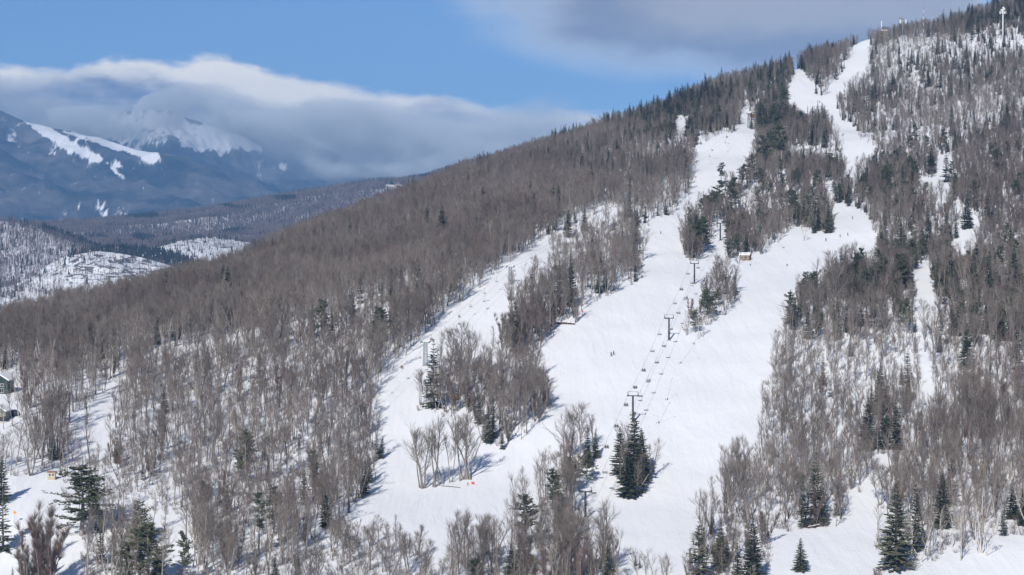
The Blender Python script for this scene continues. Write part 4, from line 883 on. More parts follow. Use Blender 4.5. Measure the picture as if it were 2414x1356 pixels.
def on_rope(P_, vv, drop):
    """point of the strand from which something hanging this far down is seen at height angle vv"""
    best = None
    for i in range(len(P_) - 1):
        for k in range(24):
            p = P_[i].lerp(P_[i + 1], k / 24); _, v = project(p.x, p.y, p.z - drop); e = abs(v - vv)
            if best is None or e < best[0]: best = (e, p, (P_[i + 1] - P_[i]))
    return best[1], best[2]
def make_chair(wd, seat_m, name='lift_chair'):
    t = empty(name, (0, 0, 0))
    m = MB(); m.box((0, 0, .02), (.12, .4, .14)); m.tube([(0, 0, 0), (.0, -.05, -.5), (0, -.12, -1.35)], .04, 6); m.build('hanger', M_CHAIR, t)
    m = MB(); w = wd / 2
    m.bar((-w, -.12, -1.38), (w, -.12, -1.38), .035)
    for s in (-1, 1):
        m.bar((s * w, -.12, -1.38), (s * w, -.1, -2.45), .035); m.bar((s * w, -.1, -2.45), (s * w, .42, -2.5), .03); m.bar((s * w, -.1, -2.12), (s * w, .34, -2.14), .025); m.bar((s * w, .34, -2.14), (s * w, .42, -2.5), .02)
    m.bar((-w, .42, -2.5), (w, .42, -2.5), .03); m.build('frame', M_CHAIR, t)
    m = MB(); 
    for k in range(4): m.box((0, .0 + k * .115, -2.44 - k * .006), (wd - .08, .095, .05))
    m.build('seat', seat_m, t)
    m = MB(); 
    for k in range(4): m.box((0, -.12 - .02 * k, -2.3 + k * .13), (wd - .08, .04, .1))
    m.build('backrest', seat_m, t)
    return t

# ---------------------------------------------------------------- people
M_SKIN = plain('skin', (0.55, 0.36, 0.27), 0.6, 0.08); M_BOOT = plain('ski_boots', (0.05, 0.05, 0.055), 0.5, 0.2); M_GOG = plain('goggle_lens', (0.05, 0.05, 0.06), 0.2, 0.1, spec=0.6); M_SKI = plain('ski_tops', (0.12, 0.10, 0.12), 0.4, 0.3, 4)
CLOTH = dict(black=(0.015, 0.015, 0.018), navy=(0.02, 0.03, 0.08), red=(0.30, 0.025, 0.04), maroon=(0.13, 0.02, 0.025), grey=(0.12, 0.12, 0.13), blue=(0.03, 0.07, 0.2), pink=(0.45, 0.08, 0.16), green=(0.04, 0.09, 0.05), teal=(0.03, 0.15, 0.16))
MC = {k: plain(k + '_cloth', c, 0.8, 0.2, 8) for k, c in CLOTH.items()}
def body_mesh(pose):
    if pose == 'sit':
        J = dict(pel=(0, 0, .12), spi=(0, -.04, .38), che=(0, -.03, .58), nec=(0, 0, .72), hed=(0, .02, .84), top=(0, .02, .93), hl=(-.11, .02, .1), kl=(-.13, .46, .14), al=(-.13, .52, -.28), tl=(-.13, .68, -.32), hr=(.11, .02, .1), kr=(.13, .46, .14), ar=(.13, .52, -.28), tr=(.13, .68, -.32), sl=(-.2, -.03, .62), el=(-.27, .12, .38), wl=(-.18, .34, .3), sr=(.2, -.03, .62), er=(.27, .12, .38), wr=(.18, .34, .3))
    elif pose == 'tuck':
        J = dict(pel=(0, -.22, .62), spi=(0, -.06, .8), che=(0, .14, .92), nec=(0, .27, 1.0), hed=(0, .36, 1.08), top=(0, .37, 1.18), hl=(-.12, -.2, .6), kl=(-.16, .12, .42), al=(-.16, -.06, .1), tl=(-.16, .14, .05), hr=(.12, -.2, .6), kr=(.16, .12, .42), ar=(.16, -.06, .1), tr=(.16, .14, .05), sl=(-.2, .16, .95), el=(-.36, .26, .74), wl=(-.3, .5, .72), sr=(.2, .16, .95), er=(.36, .26, .74), wr=(.3, .5, .72))
    else:
        J = dict(pel=(0, -.06, .9), spi=(0, -.03, 1.12), che=(0, .03, 1.32), nec=(0, .06, 1.46), hed=(0, .09, 1.58), top=(0, .09, 1.68), hl=(-.11, -.05, .88), kl=(-.14, .1, .5), al=(-.15, -.02, .1), tl=(-.15, .17, .05), hr=(.11, -.05, .88), kr=(.14, .1, .5), ar=(.15, -.02, .1), tr=(.15, .17, .05), sl=(-.2, .03, 1.36), el=(-.33, .06, 1.08), wl=(-.28, .3, 1.0), sr=(.2, .03, 1.36), er=(.33, .06, 1.08), wr=(.28, .3, 1.0))
    E = [('pel', 'spi'), ('spi', 'che'), ('che', 'nec'), ('nec', 'hed'), ('hed', 'top'), ('pel', 'hl'), ('hl', 'kl'), ('kl', 'al'), ('al', 'tl'), ('pel', 'hr'), ('hr', 'kr'), ('kr', 'ar'), ('ar', 'tr'), ('che', 'sl'), ('sl', 'el'), ('el', 'wl'), ('che', 'sr'), ('sr', 'er'), ('er', 'wr')]
    RAD = dict(pel=.155, spi=.15, che=.17, nec=.07, hed=.105, top=.085, h=.115, k=.08, a=.065, t=.05, s=.085, e=.06, w=.045)
    nm = list(J); me = bpy.data.meshes.new('body'); me.from_pydata([J[k] for k in nm], [(nm.index(a), nm.index(b)) for a, b in E], [])
    o = bpy.data.objects.new('body', me); COL.objects.link(o)
    md = o.modifiers.new('skin', 'SKIN'); 
    if not me.skin_vertices: 
        bm = bmesh.new(); bm.from_mesh(me); bm.verts.layers.skin.verify(); bm.to_mesh(me); bm.free()
    for i, k in enumerate(nm):
        r = RAD.get(k, RAD.get(k[0], .06)); me.skin_vertices[0].data[i].radius = (r, r); me.skin_vertices[0].data[i].use_root = (k == 'pel')
    o.modifiers.new('sub', 'SUBSURF').levels = 1
    bpy.context.view_layer.update(); dg = bpy.context.evaluated_depsgraph_get(); ev = bpy.data.meshes.new_from_object(o.evaluated_get(dg)); bpy.data.objects.remove(o); bpy.data.meshes.remove(me)
    # five gloved fingers on each hand, curled forward
    m = MB(); m.add([v.co[:] for v in ev.vertices], [list(p.vertices) for p in ev.polygons]); nb = len(ev.polygons)
    for s, wv, e in ((-1, 'wl', 'el'), (1, 'wr', 'er')):
        W_ = Vector(J[wv]); d = (W_ - Vector(J[e])).normalized(); m.tube([W_ - d * .01, W_ + d * .05, W_ + d * .09], [.042, .045, .032], 6)
        for k in range(4):
            b = W_ + d * .08 + Vector(((k - 1.5) * .021, 0, 0)); L = (.055, .066, .062, .048)[k]; m.tube([b, b + d * L * .6, b + d * L * .9 + Vector((0, 0, -.03))], [.011, .010, .008], 5)
        b = W_ + d * .035 + Vector((-s * .04, 0, 0)); m.tube([b, b + d * .03 + Vector((-s * .03, 0, -.005)), b + d * .06 + Vector((-s * .025, 0, -.02))], [.013, .011, .009], 5)
    # nose and ears
    hd = Vector(J['hed']); m.add([hd + Vector(q) for q in ((-.018, .1, .0), (.018, .1, .0), (0, .135, -.005), (0, .098, .04))], [(0, 2, 3), (2, 1, 3), (0, 1, 2)])
    MI = []
    for i, f in enumerate(m.f):
        c = Vector((0, 0, 0)); allv = np.concatenate(m.v)
        break
    for i, f in enumerate(m.f):
        c = Vector(allv[f].mean(0)); 
        if i >= nb: MI.append(3 if i < len(m.f) - 3 else 2); continue
        b = min(E, key=lambda e: (lambda A, B: (c - (A + (B - A) * max(0, min(1, (c - A).dot(B - A) / (B - A).length_squared)))).length)(Vector(J[e[0]]), Vector(J[e[1]])))
        MI.append(2 if b[0] in ('nec', 'hed') else 3 if b[0] in ('al', 'ar') else 1 if b[0] in ('hl', 'hr', 'kl', 'kr') or b[1] in ('hl', 'hr') else 0)
    m.m = MI; bpy.data.meshes.remove(ev)
    return m, J
BODY = {p: body_mesh(p) for p in ('stand', 'tuck', 'sit')}
def person(pose, loc, rz, jacket, pants, helmet, label, group=None, board=False):
    m, J = BODY[pose]
    o = m.build('person', [MC[jacket], MC[pants], M_SKIN, M_BOOT], smooth=True); o.location = loc; o.rotation_euler = (0, 0, rz); tag(o, label, 'person', group)
    h = MB(); hd = Vector(J['hed']); n = 8
    for i in range(4):
        pass
    ring = [(.125, .0), (.13, .05), (.105, .11), (.05, .15)]; vs = []; 
    for r, z in ring: vs += [(hd.x + r * math.cos(6.283 * k / 10), hd.y - .01 + r * 1.1 * math.sin(6.283 * k / 10), hd.z + z) for k in range(10)]
    h.add(vs, [(i * 10 + k, i * 10 + (k + 1) % 10, (i + 1) * 10 + (k + 1) % 10, (i + 1) * 10 + k) for i in range(3) for k in range(10)] + [tuple(range(30, 40))]); h.build('helmet', MC[helmet], o, smooth=True)
    g = MB(); g.box(hd + Vector((0, .105, .03)), (.15, .05, .06)); g.build('goggles', M_GOG, o)
    for s, k in ((-1, 'al'), (1, 'ar')):
        a = Vector(J[k]); b = MB(); z = a.z - (.1 if pose != 'sit' else .11)
        b.add([(a.x - .04, a.y - .7, z + .015), (a.x + .04, a.y - .7, z + .015), (a.x + .035, a.y + .2, z), (a.x - .035, a.y + .2, z), (a.x - .045, a.y + .85, z + .01), (a.x + .045, a.y + .85, z + .01), (a.x + .02, a.y + .98, z + .07), (a.x - .02, a.y + .98, z + .07)] , [(0, 1, 2, 3), (3, 2, 5, 4), (4, 5, 6, 7)])
        b.box((a.x, a.y + .05, z + .04), (.07, .3, .05)); b.build('ski', M_SKI, o)
    for s, k in ((-1, 'wl'), (1, 'wr')):
        a = Vector(J[k]); b = MB(); b.bar(a + Vector((0, .07, .08)), a + Vector((s * .12, -.35 if pose != 'stand' else .05, -.75 if pose == 'sit' else -a.z + .02)), .012, 4); b.build('ski_pole', M_BOOT, o)
    return o

# ---- main lift: five tubular towers, three-seat chairs
TW = [(1380, 1222, 1160, 'lowest black lift tower between the pines and the trail'), (1492, 997, 934, 'black lift tower rising from behind the tall dark spruce'), (1577, 803, 751, 'black lift tower standing clear on the open snow'), (1637, 670, 622, 'black lift tower at the foot of the dense tree island'), (1698, 568, 527, 'black lift tower in the narrow gap between the woods'), (1778, 425, 388, 'topmost black lift tower half hidden among the pines')]
anch = []
for i, (u, v, vt, lb) in enumerate(TW):
    g = ground(u, v); h = (v - vt) * g.y / F; anch.append([g, h, lb])
for i, a in enumerate(anch):
    p, q = anch[max(i - 1, 0)][0], anch[min(i + 1, len(anch) - 1)][0]; d = q - p
    a.append(-math.atan2(d.x, d.y)); tube_tower(a[0], a[1], 1.85, a[3], a[2])
d0 = (anch[1][0] - anch[0][0]); d0.z = 0; d0.normalize(); e = anch[0][0] - d0 * 150; e.z = float(H(e.x, e.y))
tube_tower(e, 7.5, 1.85, anch[0][3], 'short black lift tower below the lower pines')
top = ground(1858, 318)
main = rope('haul_rope', 'thin wire rope strung over the black lift towers', [(e, 7.9)] + [(a[0], a[1] + .45) for a in anch] + [(top, 6.0)], 1.85)
up_dir = anch[0][3]
chair0 = make_chair(1.62, M_SEAT)
GRP = 'empty chairs on the main lift'
def hang(proto, first, P_, v, rz_up, label, group, drop=2.45):
    p, d = on_rope(P_, v, drop); o = proto if first else copy_tree(proto); o.location = p; o.rotation_euler = (0, 0, math.atan2(-d.x, d.y) + (math.pi if not rz_up else 0))
    tag(o, label, 'lift chair', group); return o
UPL = [(586.7, 'upper three-seat chair near the shed, uphill strand', 0), (609.7, 'empty chair just above the second highest black tower, uphill strand', 0), (647, 'empty chair left of the second highest black tower', 0), (684, 'chair with two riders below the second highest black tower', ('maroon', 'red')), (716.8, 'empty chair above the crossarm of the middle black tower', 0), (752, 'empty chair beside the crossarm of the middle black tower', 0), (790, 'empty chair left of the mast of the middle black tower', 0), (830, 'empty chair next above the chair with two dark riders', 0), (875, 'chair with two dark riders midway between two black towers', ('black', 'grey')), (915.7, 'chair with two riders just above a tower crossarm', ('black', 'maroon')), (957, 'chair with two riders left of the tower behind the spruce', ('black', 'grey')), (1007, 'chair with two riders above the low pines', ('black', 'navy')), (1055.7, 'lowest chair with two riders left of the tall spruces', ('black', 'black')), (545, 'empty chair beside the highest black tower', 0), (458, 'empty chair high between the dark pines', 0)]
DNL = [(633, 'empty chair right of the second highest black tower', 0), (669, 'empty downhill chair right of the second highest tower mast', 0), (704, 'empty downhill chair next below the second highest black tower', 0), (740, 'empty downhill chair right of the middle tower crossarm', 0), (778, 'empty downhill chair just right of the middle tower mast', 0), (818, 'empty downhill chair below the foot of the middle black tower', 0), (857, 'empty downhill chair right of the two dark riders', 0), (898, 'empty downhill chair next above the tower behind the spruce', 0), (936, 'empty downhill chair beside the crossarm behind the spruce', 0), (980, 'empty downhill chair half hidden behind the spruce top', 0), (1116, 'empty downhill chair between the pines and the tall spruces', 0), (1165, 'empty downhill chair right of the lowest black tower crossarm', 0), (592, 'empty downhill chair in the narrow gap between the woods', 0)]
first = True
for k, (v, lb, who) in enumerate(UPL):
    c = hang(chair0, first, main[-1], v, True, lb, 'chairs on the main lift'); first = False
    if who:
        for s, j in ((-.38, who[0]), (.36, who[1])):
            q = c.matrix_basis @ Vector((s, .12, -2.40)); person('sit', q, c.rotation_euler.z, j, 'black' if j != 'black' else 'grey', random.choice(['black', 'grey', 'red', 'navy']), f"{'left' if s < 0 else 'right'} rider in {j} on the {lb}".replace('chair with two riders ', 'chair ').replace('chair with two dark riders ', 'chair '), 'riders on the chairlifts')
for v, lb, who in DNL: hang(chair0, False, main[1], v, False, lb, 'chairs on the main lift')

# ---- left lift: lattice towers, lighter two-seat chairs
TL = [(1003, 862, 808, 'grey lattice lift tower partly hidden by a spruce'), (1203, 670, 630, 'grey lattice lift tower standing clear on the upper left trail'), (1475, 499, 456, 'grey lattice lift tower among trees on the upper ridge trail'), (1628, 424, 390, 'small grey lattice lift tower beside the upper trail'), (1765, 302, 268, 'highest grey lattice lift tower below the top station')]
al = []
for u, v, vt, lb in TL:
    g = ground(u, v); al.append([g, (v - vt) * g.y / F, lb])
for i, a in enumerate(al):
    p, q = al[max(i - 1, 0)][0], al[min(i + 1, len(al) - 1)][0]; d = q - p; a.append(-math.atan2(d.x, d.y)); lattice_tower(a[0], a[1], 1.75, a[3], a[2], 0.35 if i == 1 else 0.2)
lo = ground(838, 1016); lattice_tower(lo, 8.5, 1.75, al[0][3], 'grey lattice lift tower deep in the left wood')
tp = ground(1772, 282)
left = rope('haul_rope', 'thin wire rope strung over the grey lattice towers', [(lo, 8.9)] + [(a[0], a[1] + .4) for a in al] + [(tp, 5.0)], 1.75)
chair1 = make_chair(1.15, M_SEAT2); first = True
for v, lb, who in [(939, 'lowest chair with riders on the left trail', ('maroon', 'black')), (903, 'empty pale chair between two occupied chairs on the left trail', 0), (868, 'second lowest chair with riders on the left trail', ('maroon', 'red')), (802, 'chair with two riders behind the tip of a spruce', ('pink', 'red')), (748, 'chair with one dark rider above the bare trees of the left trail', ('black',)), (724, 'empty pale chair below the clear lattice tower', 0), (693, 'empty pale chair next below the clear lattice tower', 0), (665, 'empty pale chair left of the clear lattice tower', 0), (610, 'empty pale chair just above the clear lattice tower', 0), (384, 'chair with a dark rider at the edge of the upper trail', ('black',)), (355, 'chair with a red rider over the upper trail', ('red',)), (324, 'chair with a red rider below the lip of the upper trail', ('red', 'maroon'))]:
    c = hang(chair1, first, left[-1], v, True, lb, 'pale chairs on the left lift'); first = False
    for s, j in zip((-.26, .27), who or ()):
        q = c.matrix_basis @ Vector((s, .12, -2.40)); person('sit', q, c.rotation_euler.z, j, 'black' if j != 'black' else 'grey', random.choice(['black', 'grey', 'red']), f"{'left' if s < 0 else 'right'} rider in {j} on the {lb}".replace('chair with riders ', 'chair ').replace('chair with two riders ', 'chair ').replace('chair with a dark rider ', 'chair ').replace('chair with a red rider ', 'chair ').replace('chair with one dark rider ', 'chair '), 'riders on the chairlifts')
for v, lb in [(845, 'empty downhill chair crossing behind the spruce tip'), (765, 'empty downhill chair over the bare trees of the left trail'), (712, 'empty downhill chair low on the left trail'), (640, 'empty downhill chair right of the clear lattice tower'), (370, 'empty downhill chair over the upper trail'), (338, 'empty downhill chair near the lip of the upper trail')]: hang(chair1, False, left[1], v, False, lb, 'pale chairs on the left lift')

# ---- stations
M_RUST = plain('red_oxide_paint', (0.22, 0.06, 0.045), 0.7, 0.25); M_TAN = plain('tan_painted_boards', (0.50, 0.42, 0.30), 0.75, 0.1, 5); M_BROWN = plain('brown_stained_boards', (0.16, 0.085, 0.05), 0.8, 0.25, 5); M_WIN = plain('dark_window_glass', (0.02, 0.022, 0.026), 0.15, 0.1, spec=0.6); M_WHITE = plain('white_paint', (0.78, 0.77, 0.74), 0.6, 0.05); M_GREEN = plain('dark_green_siding', (0.028, 0.05, 0.048), 0.75, 0.15, 5); M_GREYW = plain('grey_siding', (0.22, 0.23, 0.22), 0.8, 0.12, 5); M_ORANGE = plain('orange_sign_paint', (0.75, 0.30, 0.03), 0.55, 0.06); M_REDF = plain('red_safety_fabric', (0.62, 0.07, 0.04), 0.7, 0.15); M_ROCK = plain('brown_rock', (0.20, 0.13, 0.09), 0.9, 0.3, 1.5); M_LOG = plain('reddish_bark', (0.10, 0.055, 0.04), 0.9, 0.3, 2.0); M_CUT = plain('pale_cut_wood', (0.62, 0.52, 0.38), 0.8, 0.1); M_TARP = plain('dark_blue_tarp', (0.03, 0.04, 0.07), 0.55, 0.2, 2); M_ROOFR = plain('reddish_roof_edge', (0.34, 0.16, 0.11), 0.8, 0.2)
def hut(name, g, rz, w, d, h, wall_m, roof_pitch, eave, label, cat, windows, snow=.35, ridge_x=True, edge=None):
    t = empty(name, g, rz, label, cat)
    m = MB(); m.box((0, 0, h / 2 - .4), (w, d, h + .8))
    rh = (d if ridge_x else w) / 2 * roof_pitch
    if ridge_x: m.add([(-w / 2, -d / 2, h), (-w / 2, d / 2, h), (-w / 2, 0, h + rh), (w / 2, -d / 2, h), (w / 2, d / 2, h), (w / 2, 0, h + rh)], [(0, 2, 1), (3, 4, 5)])
    else: m.add([(-w / 2, -d / 2, h), (w / 2, -d / 2, h), (0, -d / 2, h + rh), (-w / 2, d / 2, h), (w / 2, d / 2, h), (0, d / 2, h + rh)], [(0, 1, 2), (3, 5, 4)])
    m.build('wall', wall_m, t)
    r = MB(); W2, D2 = w / 2 + eave, d / 2 + eave; k = 1 + eave / ((d if ridge_x else w) / 2); zb = h + rh - rh * k
    def slab(z, th, grow, mm):
        A = [(-W2 - grow, -D2 - grow, zb + z), (W2 + grow, -D2 - grow, zb + z), (W2 + grow, 0, h + rh + z), (-W2 - grow, 0, h + rh + z), (W2 + grow, D2 + grow, zb + z), (-W2 - grow, D2 + grow, zb + z)] if ridge_x else [(-W2 - grow, D2 + grow, zb + z), (-W2 - grow, -D2 - grow, zb + z), (0, -D2 - grow, h + rh + z), (0, D2 + grow, h + rh + z), (W2 + grow, -D2 - grow, zb + z), (W2 + grow, D2 + grow, zb + z)]
        B = [(p[0], p[1], p[2] + th) for p in A]; q = MB(); q.add(A + B, [(0, 1, 2, 3), (3, 2, 4, 5), (6, 9, 8, 7), (9, 11, 10, 8), (0, 6, 7, 1), (4, 10, 11, 5), (1, 7, 8, 2), (2, 8, 10, 4), (0, 3, 9, 6), (3, 5, 11, 9)]); return q
    ro = slab(.02, .12, 0, 0).build('roof', edge or M_ROOFR, t)
    if snow: slab(.145, snow, -.06, 0).build('snow_cover', M_SNOWCAP, ro)
    for (x, z, ww, hh) in windows:
        f = MB(); y = -d / 2 - .025
        for s in (-1, 1): f.box((x + s * (ww / 2 + .04), y, z), (.08, .06, hh + .16)); f.box((x, y, z + s * (hh / 2 + .04)), (ww, .06, .08))
        f.box((x, y, z), (.05, .05, hh)); fo = f.build('window', M_WHITE, t); p = MB(); p.box((x, -d / 2 - .012, z), (ww, .02, hh)); p.build('pane', M_WIN, fo)
    return t
g = ground(122, 1130); k = g.y / F
hut('lift_hut', g, R(4), 17.5 * k, 15 * k, 17 * k, M_TAN, .25, .15, 'small tan hut with two dark windows on the left snow', 'hut', [(-.48, 1.55, .62, .85), (.52, 1.55, .62, .85)], snow=0, ridge_x=True, edge=M_ROOFR)
g = ground(1757, 613); k = g.y / F
t = hut('shed', g, R(-24), 24 * k, 15 * k, 11 * k, plain('weathered_tan_boards', (0.27, 0.2, 0.135), 0.85, 0.2, 5), .55, .3, 'small brown and tan shed with a thick snowy roof', 'shed', [(-1.1, 1.2, .9, .9), (1.0, 1.2, .9, .9)], snow=.5)
m = MB(); m.box((24 * k / 2 + .03, 0, 11 * k / 2 - .4), (.06, 15 * k + .06, 11 * k + .78)); m.build('end_wall', M_BROWN, t)
g = ground(5, 925); k = g.y / F
hut('house', g, R(-6), 44 * k, 40 * k, 30 * k, M_GREEN, .62, .5, 'dark green gabled house with white roof edge', 'house', [(-1.0, 2.9, .7, 1.1), (1.2, 2.9, 1.2, 1.1), (1.0, .9, 1.6, 1.3)], snow=.35, ridge_x=False, edge=M_WHITE)
g = ground(0, 988); k = g.y / F
t = hut('house', g, R(-4), 40 * k, 40 * k, 20 * k, M_GREYW, .6, .4, 'grey gabled house with a raised wooden deck', 'house', [(-.2, 2.4, 1.6, 1.4), (1.9, 2.4, .9, 1.4)], snow=.3, ridge_x=False, edge=M_WHITE)
m = MB(); dw, dd = 44 * k, 3.0; y0 = -20 * k - dd / 2
m.box((0.2, y0, 1.5), (dw, dd, .18))
for i in range(5): m.box((-dw / 2 + .3 + i * (dw - .4) / 4, y0 - dd / 2 + .1, .7), (.16, .16, 3.2))
m.box((0.2, y0 - dd / 2 + .06, 2.35), (dw, .1, .12)); 
for i in range(22): m.box((-dw / 2 + .3 + i * (dw - .4) / 21, y0 - dd / 2 + .06, 1.95), (.05, .05, .75))
m.build('deck', M_TAN, t)
g = ground(31, 980)
m = MB(); n = 10
for a, b in (((0, 0, 0), 0),):
    vs = []
    for i, z in enumerate((0, .6, 1.5, 2.1)):
        r = (1.9, 2.05, 1.75, .9)[i]; vs += [(r * 1.25 * math.cos(6.283 * q / n), r * .8 * math.sin(6.283 * q / n), z + .1 * math.sin(q * 2.2)) for q in range(n)]
    m.add(vs, [(i * n + q, i * n + (q + 1) % n, (i + 1) * n + (q + 1) % n, (i + 1) * n + q) for i in range(3) for q in range(n)] + [tuple(range(3 * n, 4 * n))])
o = m.build('tarp_cover', M_TARP, None, g); tag(o, 'dark blue covered shape beside the wooden deck', 'cover')
# top station of the left lift and platform of the main lift
g = ground(1768, 283); t = empty('lift_station', g, al[-1][3], 'small top lift station with red frame and snowy roof', 'lift station')
m = MB(); 
for sx in (-1.6, 1.6):
    for sy in (-1.4, 1.4): m.bar((sx, sy, -.5), (sx * .8, sy * .8, 4.4), .14)
m.box((0, 0, 4.4), (4.0, 3.4, .3)); m.build('frame', M_RUST, t)
m = MB(); m.tube([(0, 0, 4.75), (0, 0, 5.0)], [1.8, 1.8], 20); m.build('bullwheel', M_RUST, t)
m = MB(); m.box((1.9, .6, 3.0), (3.6, 2.6, 2.2)); m.build('cabin', M_BROWN, t)
m = MB(); m.box((1.9, .6, 4.30), (4.1, 3.1, .18)); m.build('snow_roof', M_SNOWCAP, t)
g = ground(1786, 283); t = empty('post_sign', g, 0, 'yellow post with a flat green board near the top station', 'sign'); m = MB(); m.bar((0, 0, -.4), (0, 0, 7.5), .3, 8); m.build('post', plain('yellow_post', (.5, .42, .18), .7, .1), t); m = MB(); m.box((-1.2, 0, 8.2), (5.2, .3, .9)); m.build('board', plain('green_board', (.16, .24, .2), .7, .1), t)
g = ground(1864, 318); t = empty('lift_station', g, anch[-1][3], 'tan lift platform in a gap of dark evergreens', 'lift station')
m = MB()
for sx in (-1.7, 1.7):
    for sy in (-2, 2): m.bar((sx, sy, -.6), (sx, sy, 5.4), .16)
m.build('frame', M_STEEL, t); m = MB(); m.box((0, 0, 5.6), (4.4, 5.2, .5)); m.build('platform', M_TAN, t); m = MB(); m.tube([(0, -1, 6.1), (0, -1, 6.4)], [1.85, 1.85], 18); m.build('bullwheel', M_STEEL, t)
# ---- masts on the summit
g = ground(2364, 100); k = g.y / F; hh = 80 * k
t = empty('antenna_tower', g, 0, 'tall white antenna pole with a ring of panels at the top', 'antenna tower')
m = MB(); m.tube([(0, 0, -1), (0, 0, hh)], [.62, .42], 12); m.build('pole', M_WHITE, t, smooth=True)
for i in range(9):
    a = 6.283 * i / 9; m = MB(); c = Vector((math.cos(a) * 2.6, math.sin(a) * 2.6, hh - 3.6)); m.box(c, (.5, .28, 2.3), zrot(a + 1.57)); m.bar((math.cos(a) * .4, math.sin(a) * .4, hh - 3.4), tuple(c * .96 + Vector((0, 0, (hh - 3.5) * .04))), .08); m.build('antenna_panel', M_WHITE, t)
for dx_, dz_ in ((-1.4, -1.6), (.9, -.7), (.1, .3)):
    m = MB(); m.tube([(dx_, -.5, hh + dz_), (dx_, -.9, hh + dz_)], [.35, .85], 14); m.build('dish', M_WHITE, t)
g = ground(2128, 98); k = g.y / F; hh = 54 * k
t = empty('antenna_tower', g, 0, 'slim grey antenna pole with pale panels rising over summit trees', 'antenna tower'); m = MB(); m.tube([(0, 0, -1), (0, 0, hh)], [.35, .25], 10); m.build('pole', M_GALV, t)
m = MB(); m.box((0, 0, hh - 1), (6.4, .3, .3)); m.box((-1.5, 0, hh + .2), (3.6, .3, .3)); m.build('headframe', M_STEEL, t)
for x in (-2.6, -1.9, 2.2, 3.0): m = MB(); m.box((x, -.3, hh - 2.6), (.5, .3, 3.4)); m.build('antenna_panel', M_WHITE, t)
g = ground(2177, 92); k = g.y / F; hh = 76 * k; t = empty('radio_mast', g, 0, 'thin red and white banded radio mast behind the summit trees', 'radio mast')
for i in range(10):
    m = MB(); z0, z1 = hh * i / 10, hh * (i + 1) / 10
    for q in range(3):
        a, b = q * 2.094, (q + 1) * 2.094; c = lambda an, z: (.36 * math.cos(an), .36 * math.sin(an), z)
        m.bar(c(a, z0), c(a, z1), .055, 4); m.bar(c(a, z0), c(b, z1), .035, 4)
    m.build('mast_section', M_REDF if i % 2 else M_WHITE, t)
g = ground(2078, 90); k = g.y / F; t = empty('antenna_mast', g, 0, 'short white antenna above a tan summit cabin', 'antenna'); m = MB(); m.bar((0, 0, -.5), (0, 0, 40 * k), .22, 8); m.bar((0, 0, 27 * k), (0, 0, 40 * k), .5, 8); m.build('pole', M_WHITE, t)
g = ground(2084, 92); hut('cabin', g, R(10), 5.5, 4, 7, M_TAN, .5, .3, 'tan cabin among the trees on the summit', 'cabin', [(0, 5.4, 1.2, 1)], snow=.3)
# ---- snow guns, logs, signs, boulder
def lean_pole(u, v, u2, v2, label):
    a = ground(u, v); k = a.y / F; dx_, dz_ = (u2 - u) * k, (v - v2) * k
    t = empty('snow_gun', a, 0, label, 'snow gun', 'thin leaning snow guns along the main trail'); m = MB(); m.tube([(0, 0, -.3), (dx_ * .5, 0, dz_ * .5), (dx_, -.3, dz_)], [.05, .045, .035], 6); m.build('pole', M_GALV, t)
    m = MB(); m.tube([(dx_, -.3, dz_), (dx_ * 1.04, -.9, dz_ + .15)], [.12, .16], 7); m.build('nozzle', M_GALV, t); m = MB(); m.box((0, 0, .3), (.3, .3, .8)); m.bar((-.7, 0, -.1), (-.7, 0, .5), .08); m.build('hydrant', M_STEEL, t)
for r in [(1573, 943, 1584, 892, 'thin leaning snow gun uphill of the tall spruces'), (1553, 998, 1578, 950, 'thin leaning snow gun right of the tall spruces'), (1605, 857, 1636, 813, 'leaning snow gun just below the small tree island'), (1636, 811, 1657, 762, 'leaning snow gun against the small tree island'), (1848, 585, 1824, 550, 'leaning snow gun left of the upper skiers'), (1769, 626, 1777, 598, 'short snow gun just right of the shed'), (1730, 716, 1740, 690, 'snow gun at the right edge of the small tree island'), (1428, 1352, 1458, 1312, 'leaning snow gun at the lower end of the main trail')]: lean_pole(*r)
def log(u, v, u2, v2, r, label, m_=None, name='fallen_log', stubs=True):
    a = ground(u, v); b = ground(u2, v2); b.y = a.y + (b.y - a.y) * .6; b.z = float(H(b.x, b.y)); c = (a + b) / 2; t = empty(name, c, 0, label, 'log')
    p = [a - c + Vector((0, 0, r * .8)), Vector((0, 0, r * 1.4)), b - c + Vector((0, 0, r * .8))]; m = MB(); m.tube(p, [r * 1.1, r, r * .75], 8); m.build('trunk', m_ or M_LOG, t, smooth=True)
    if stubs:
        m = MB()
        for q in range(4): s = p[0].lerp(p[2], .15 + .2 * q); m.bar(s, s + Vector((random.uniform(-.6, .6), -.4, random.uniform(.4, 1.1))), r * .2, 4)
        m.build('branch_stub', m_ or M_LOG, t)
    s = MB(); s.tube([p[0] + Vector((0, 0, r * .75)), p[1] + Vector((0, 0, r * .8)), p[2] + Vector((0, 0, r * .55))], [r * .55, r * .6, r * .4], 6); s.build('snow_cover', M_SNOWCAP, t); return t
t = log(1307, 764, 1356, 767, .42, 'thick reddish brown log lying at the trail edge'); 
log(1905, 1246, 1950, 1234, .3, 'broken reddish trunk lying at the edge of the meadow'); log(560, 1165, 700, 1158, .18, 'long thin fallen trunk lying in the bare wood'); log(690, 1156, 790, 1150, .16, 'long brown pole lying across the bare wood', stubs=False)
log(1040, 1146, 1085, 1152, .14, 'broken branch on the snow below the tall bare trees')
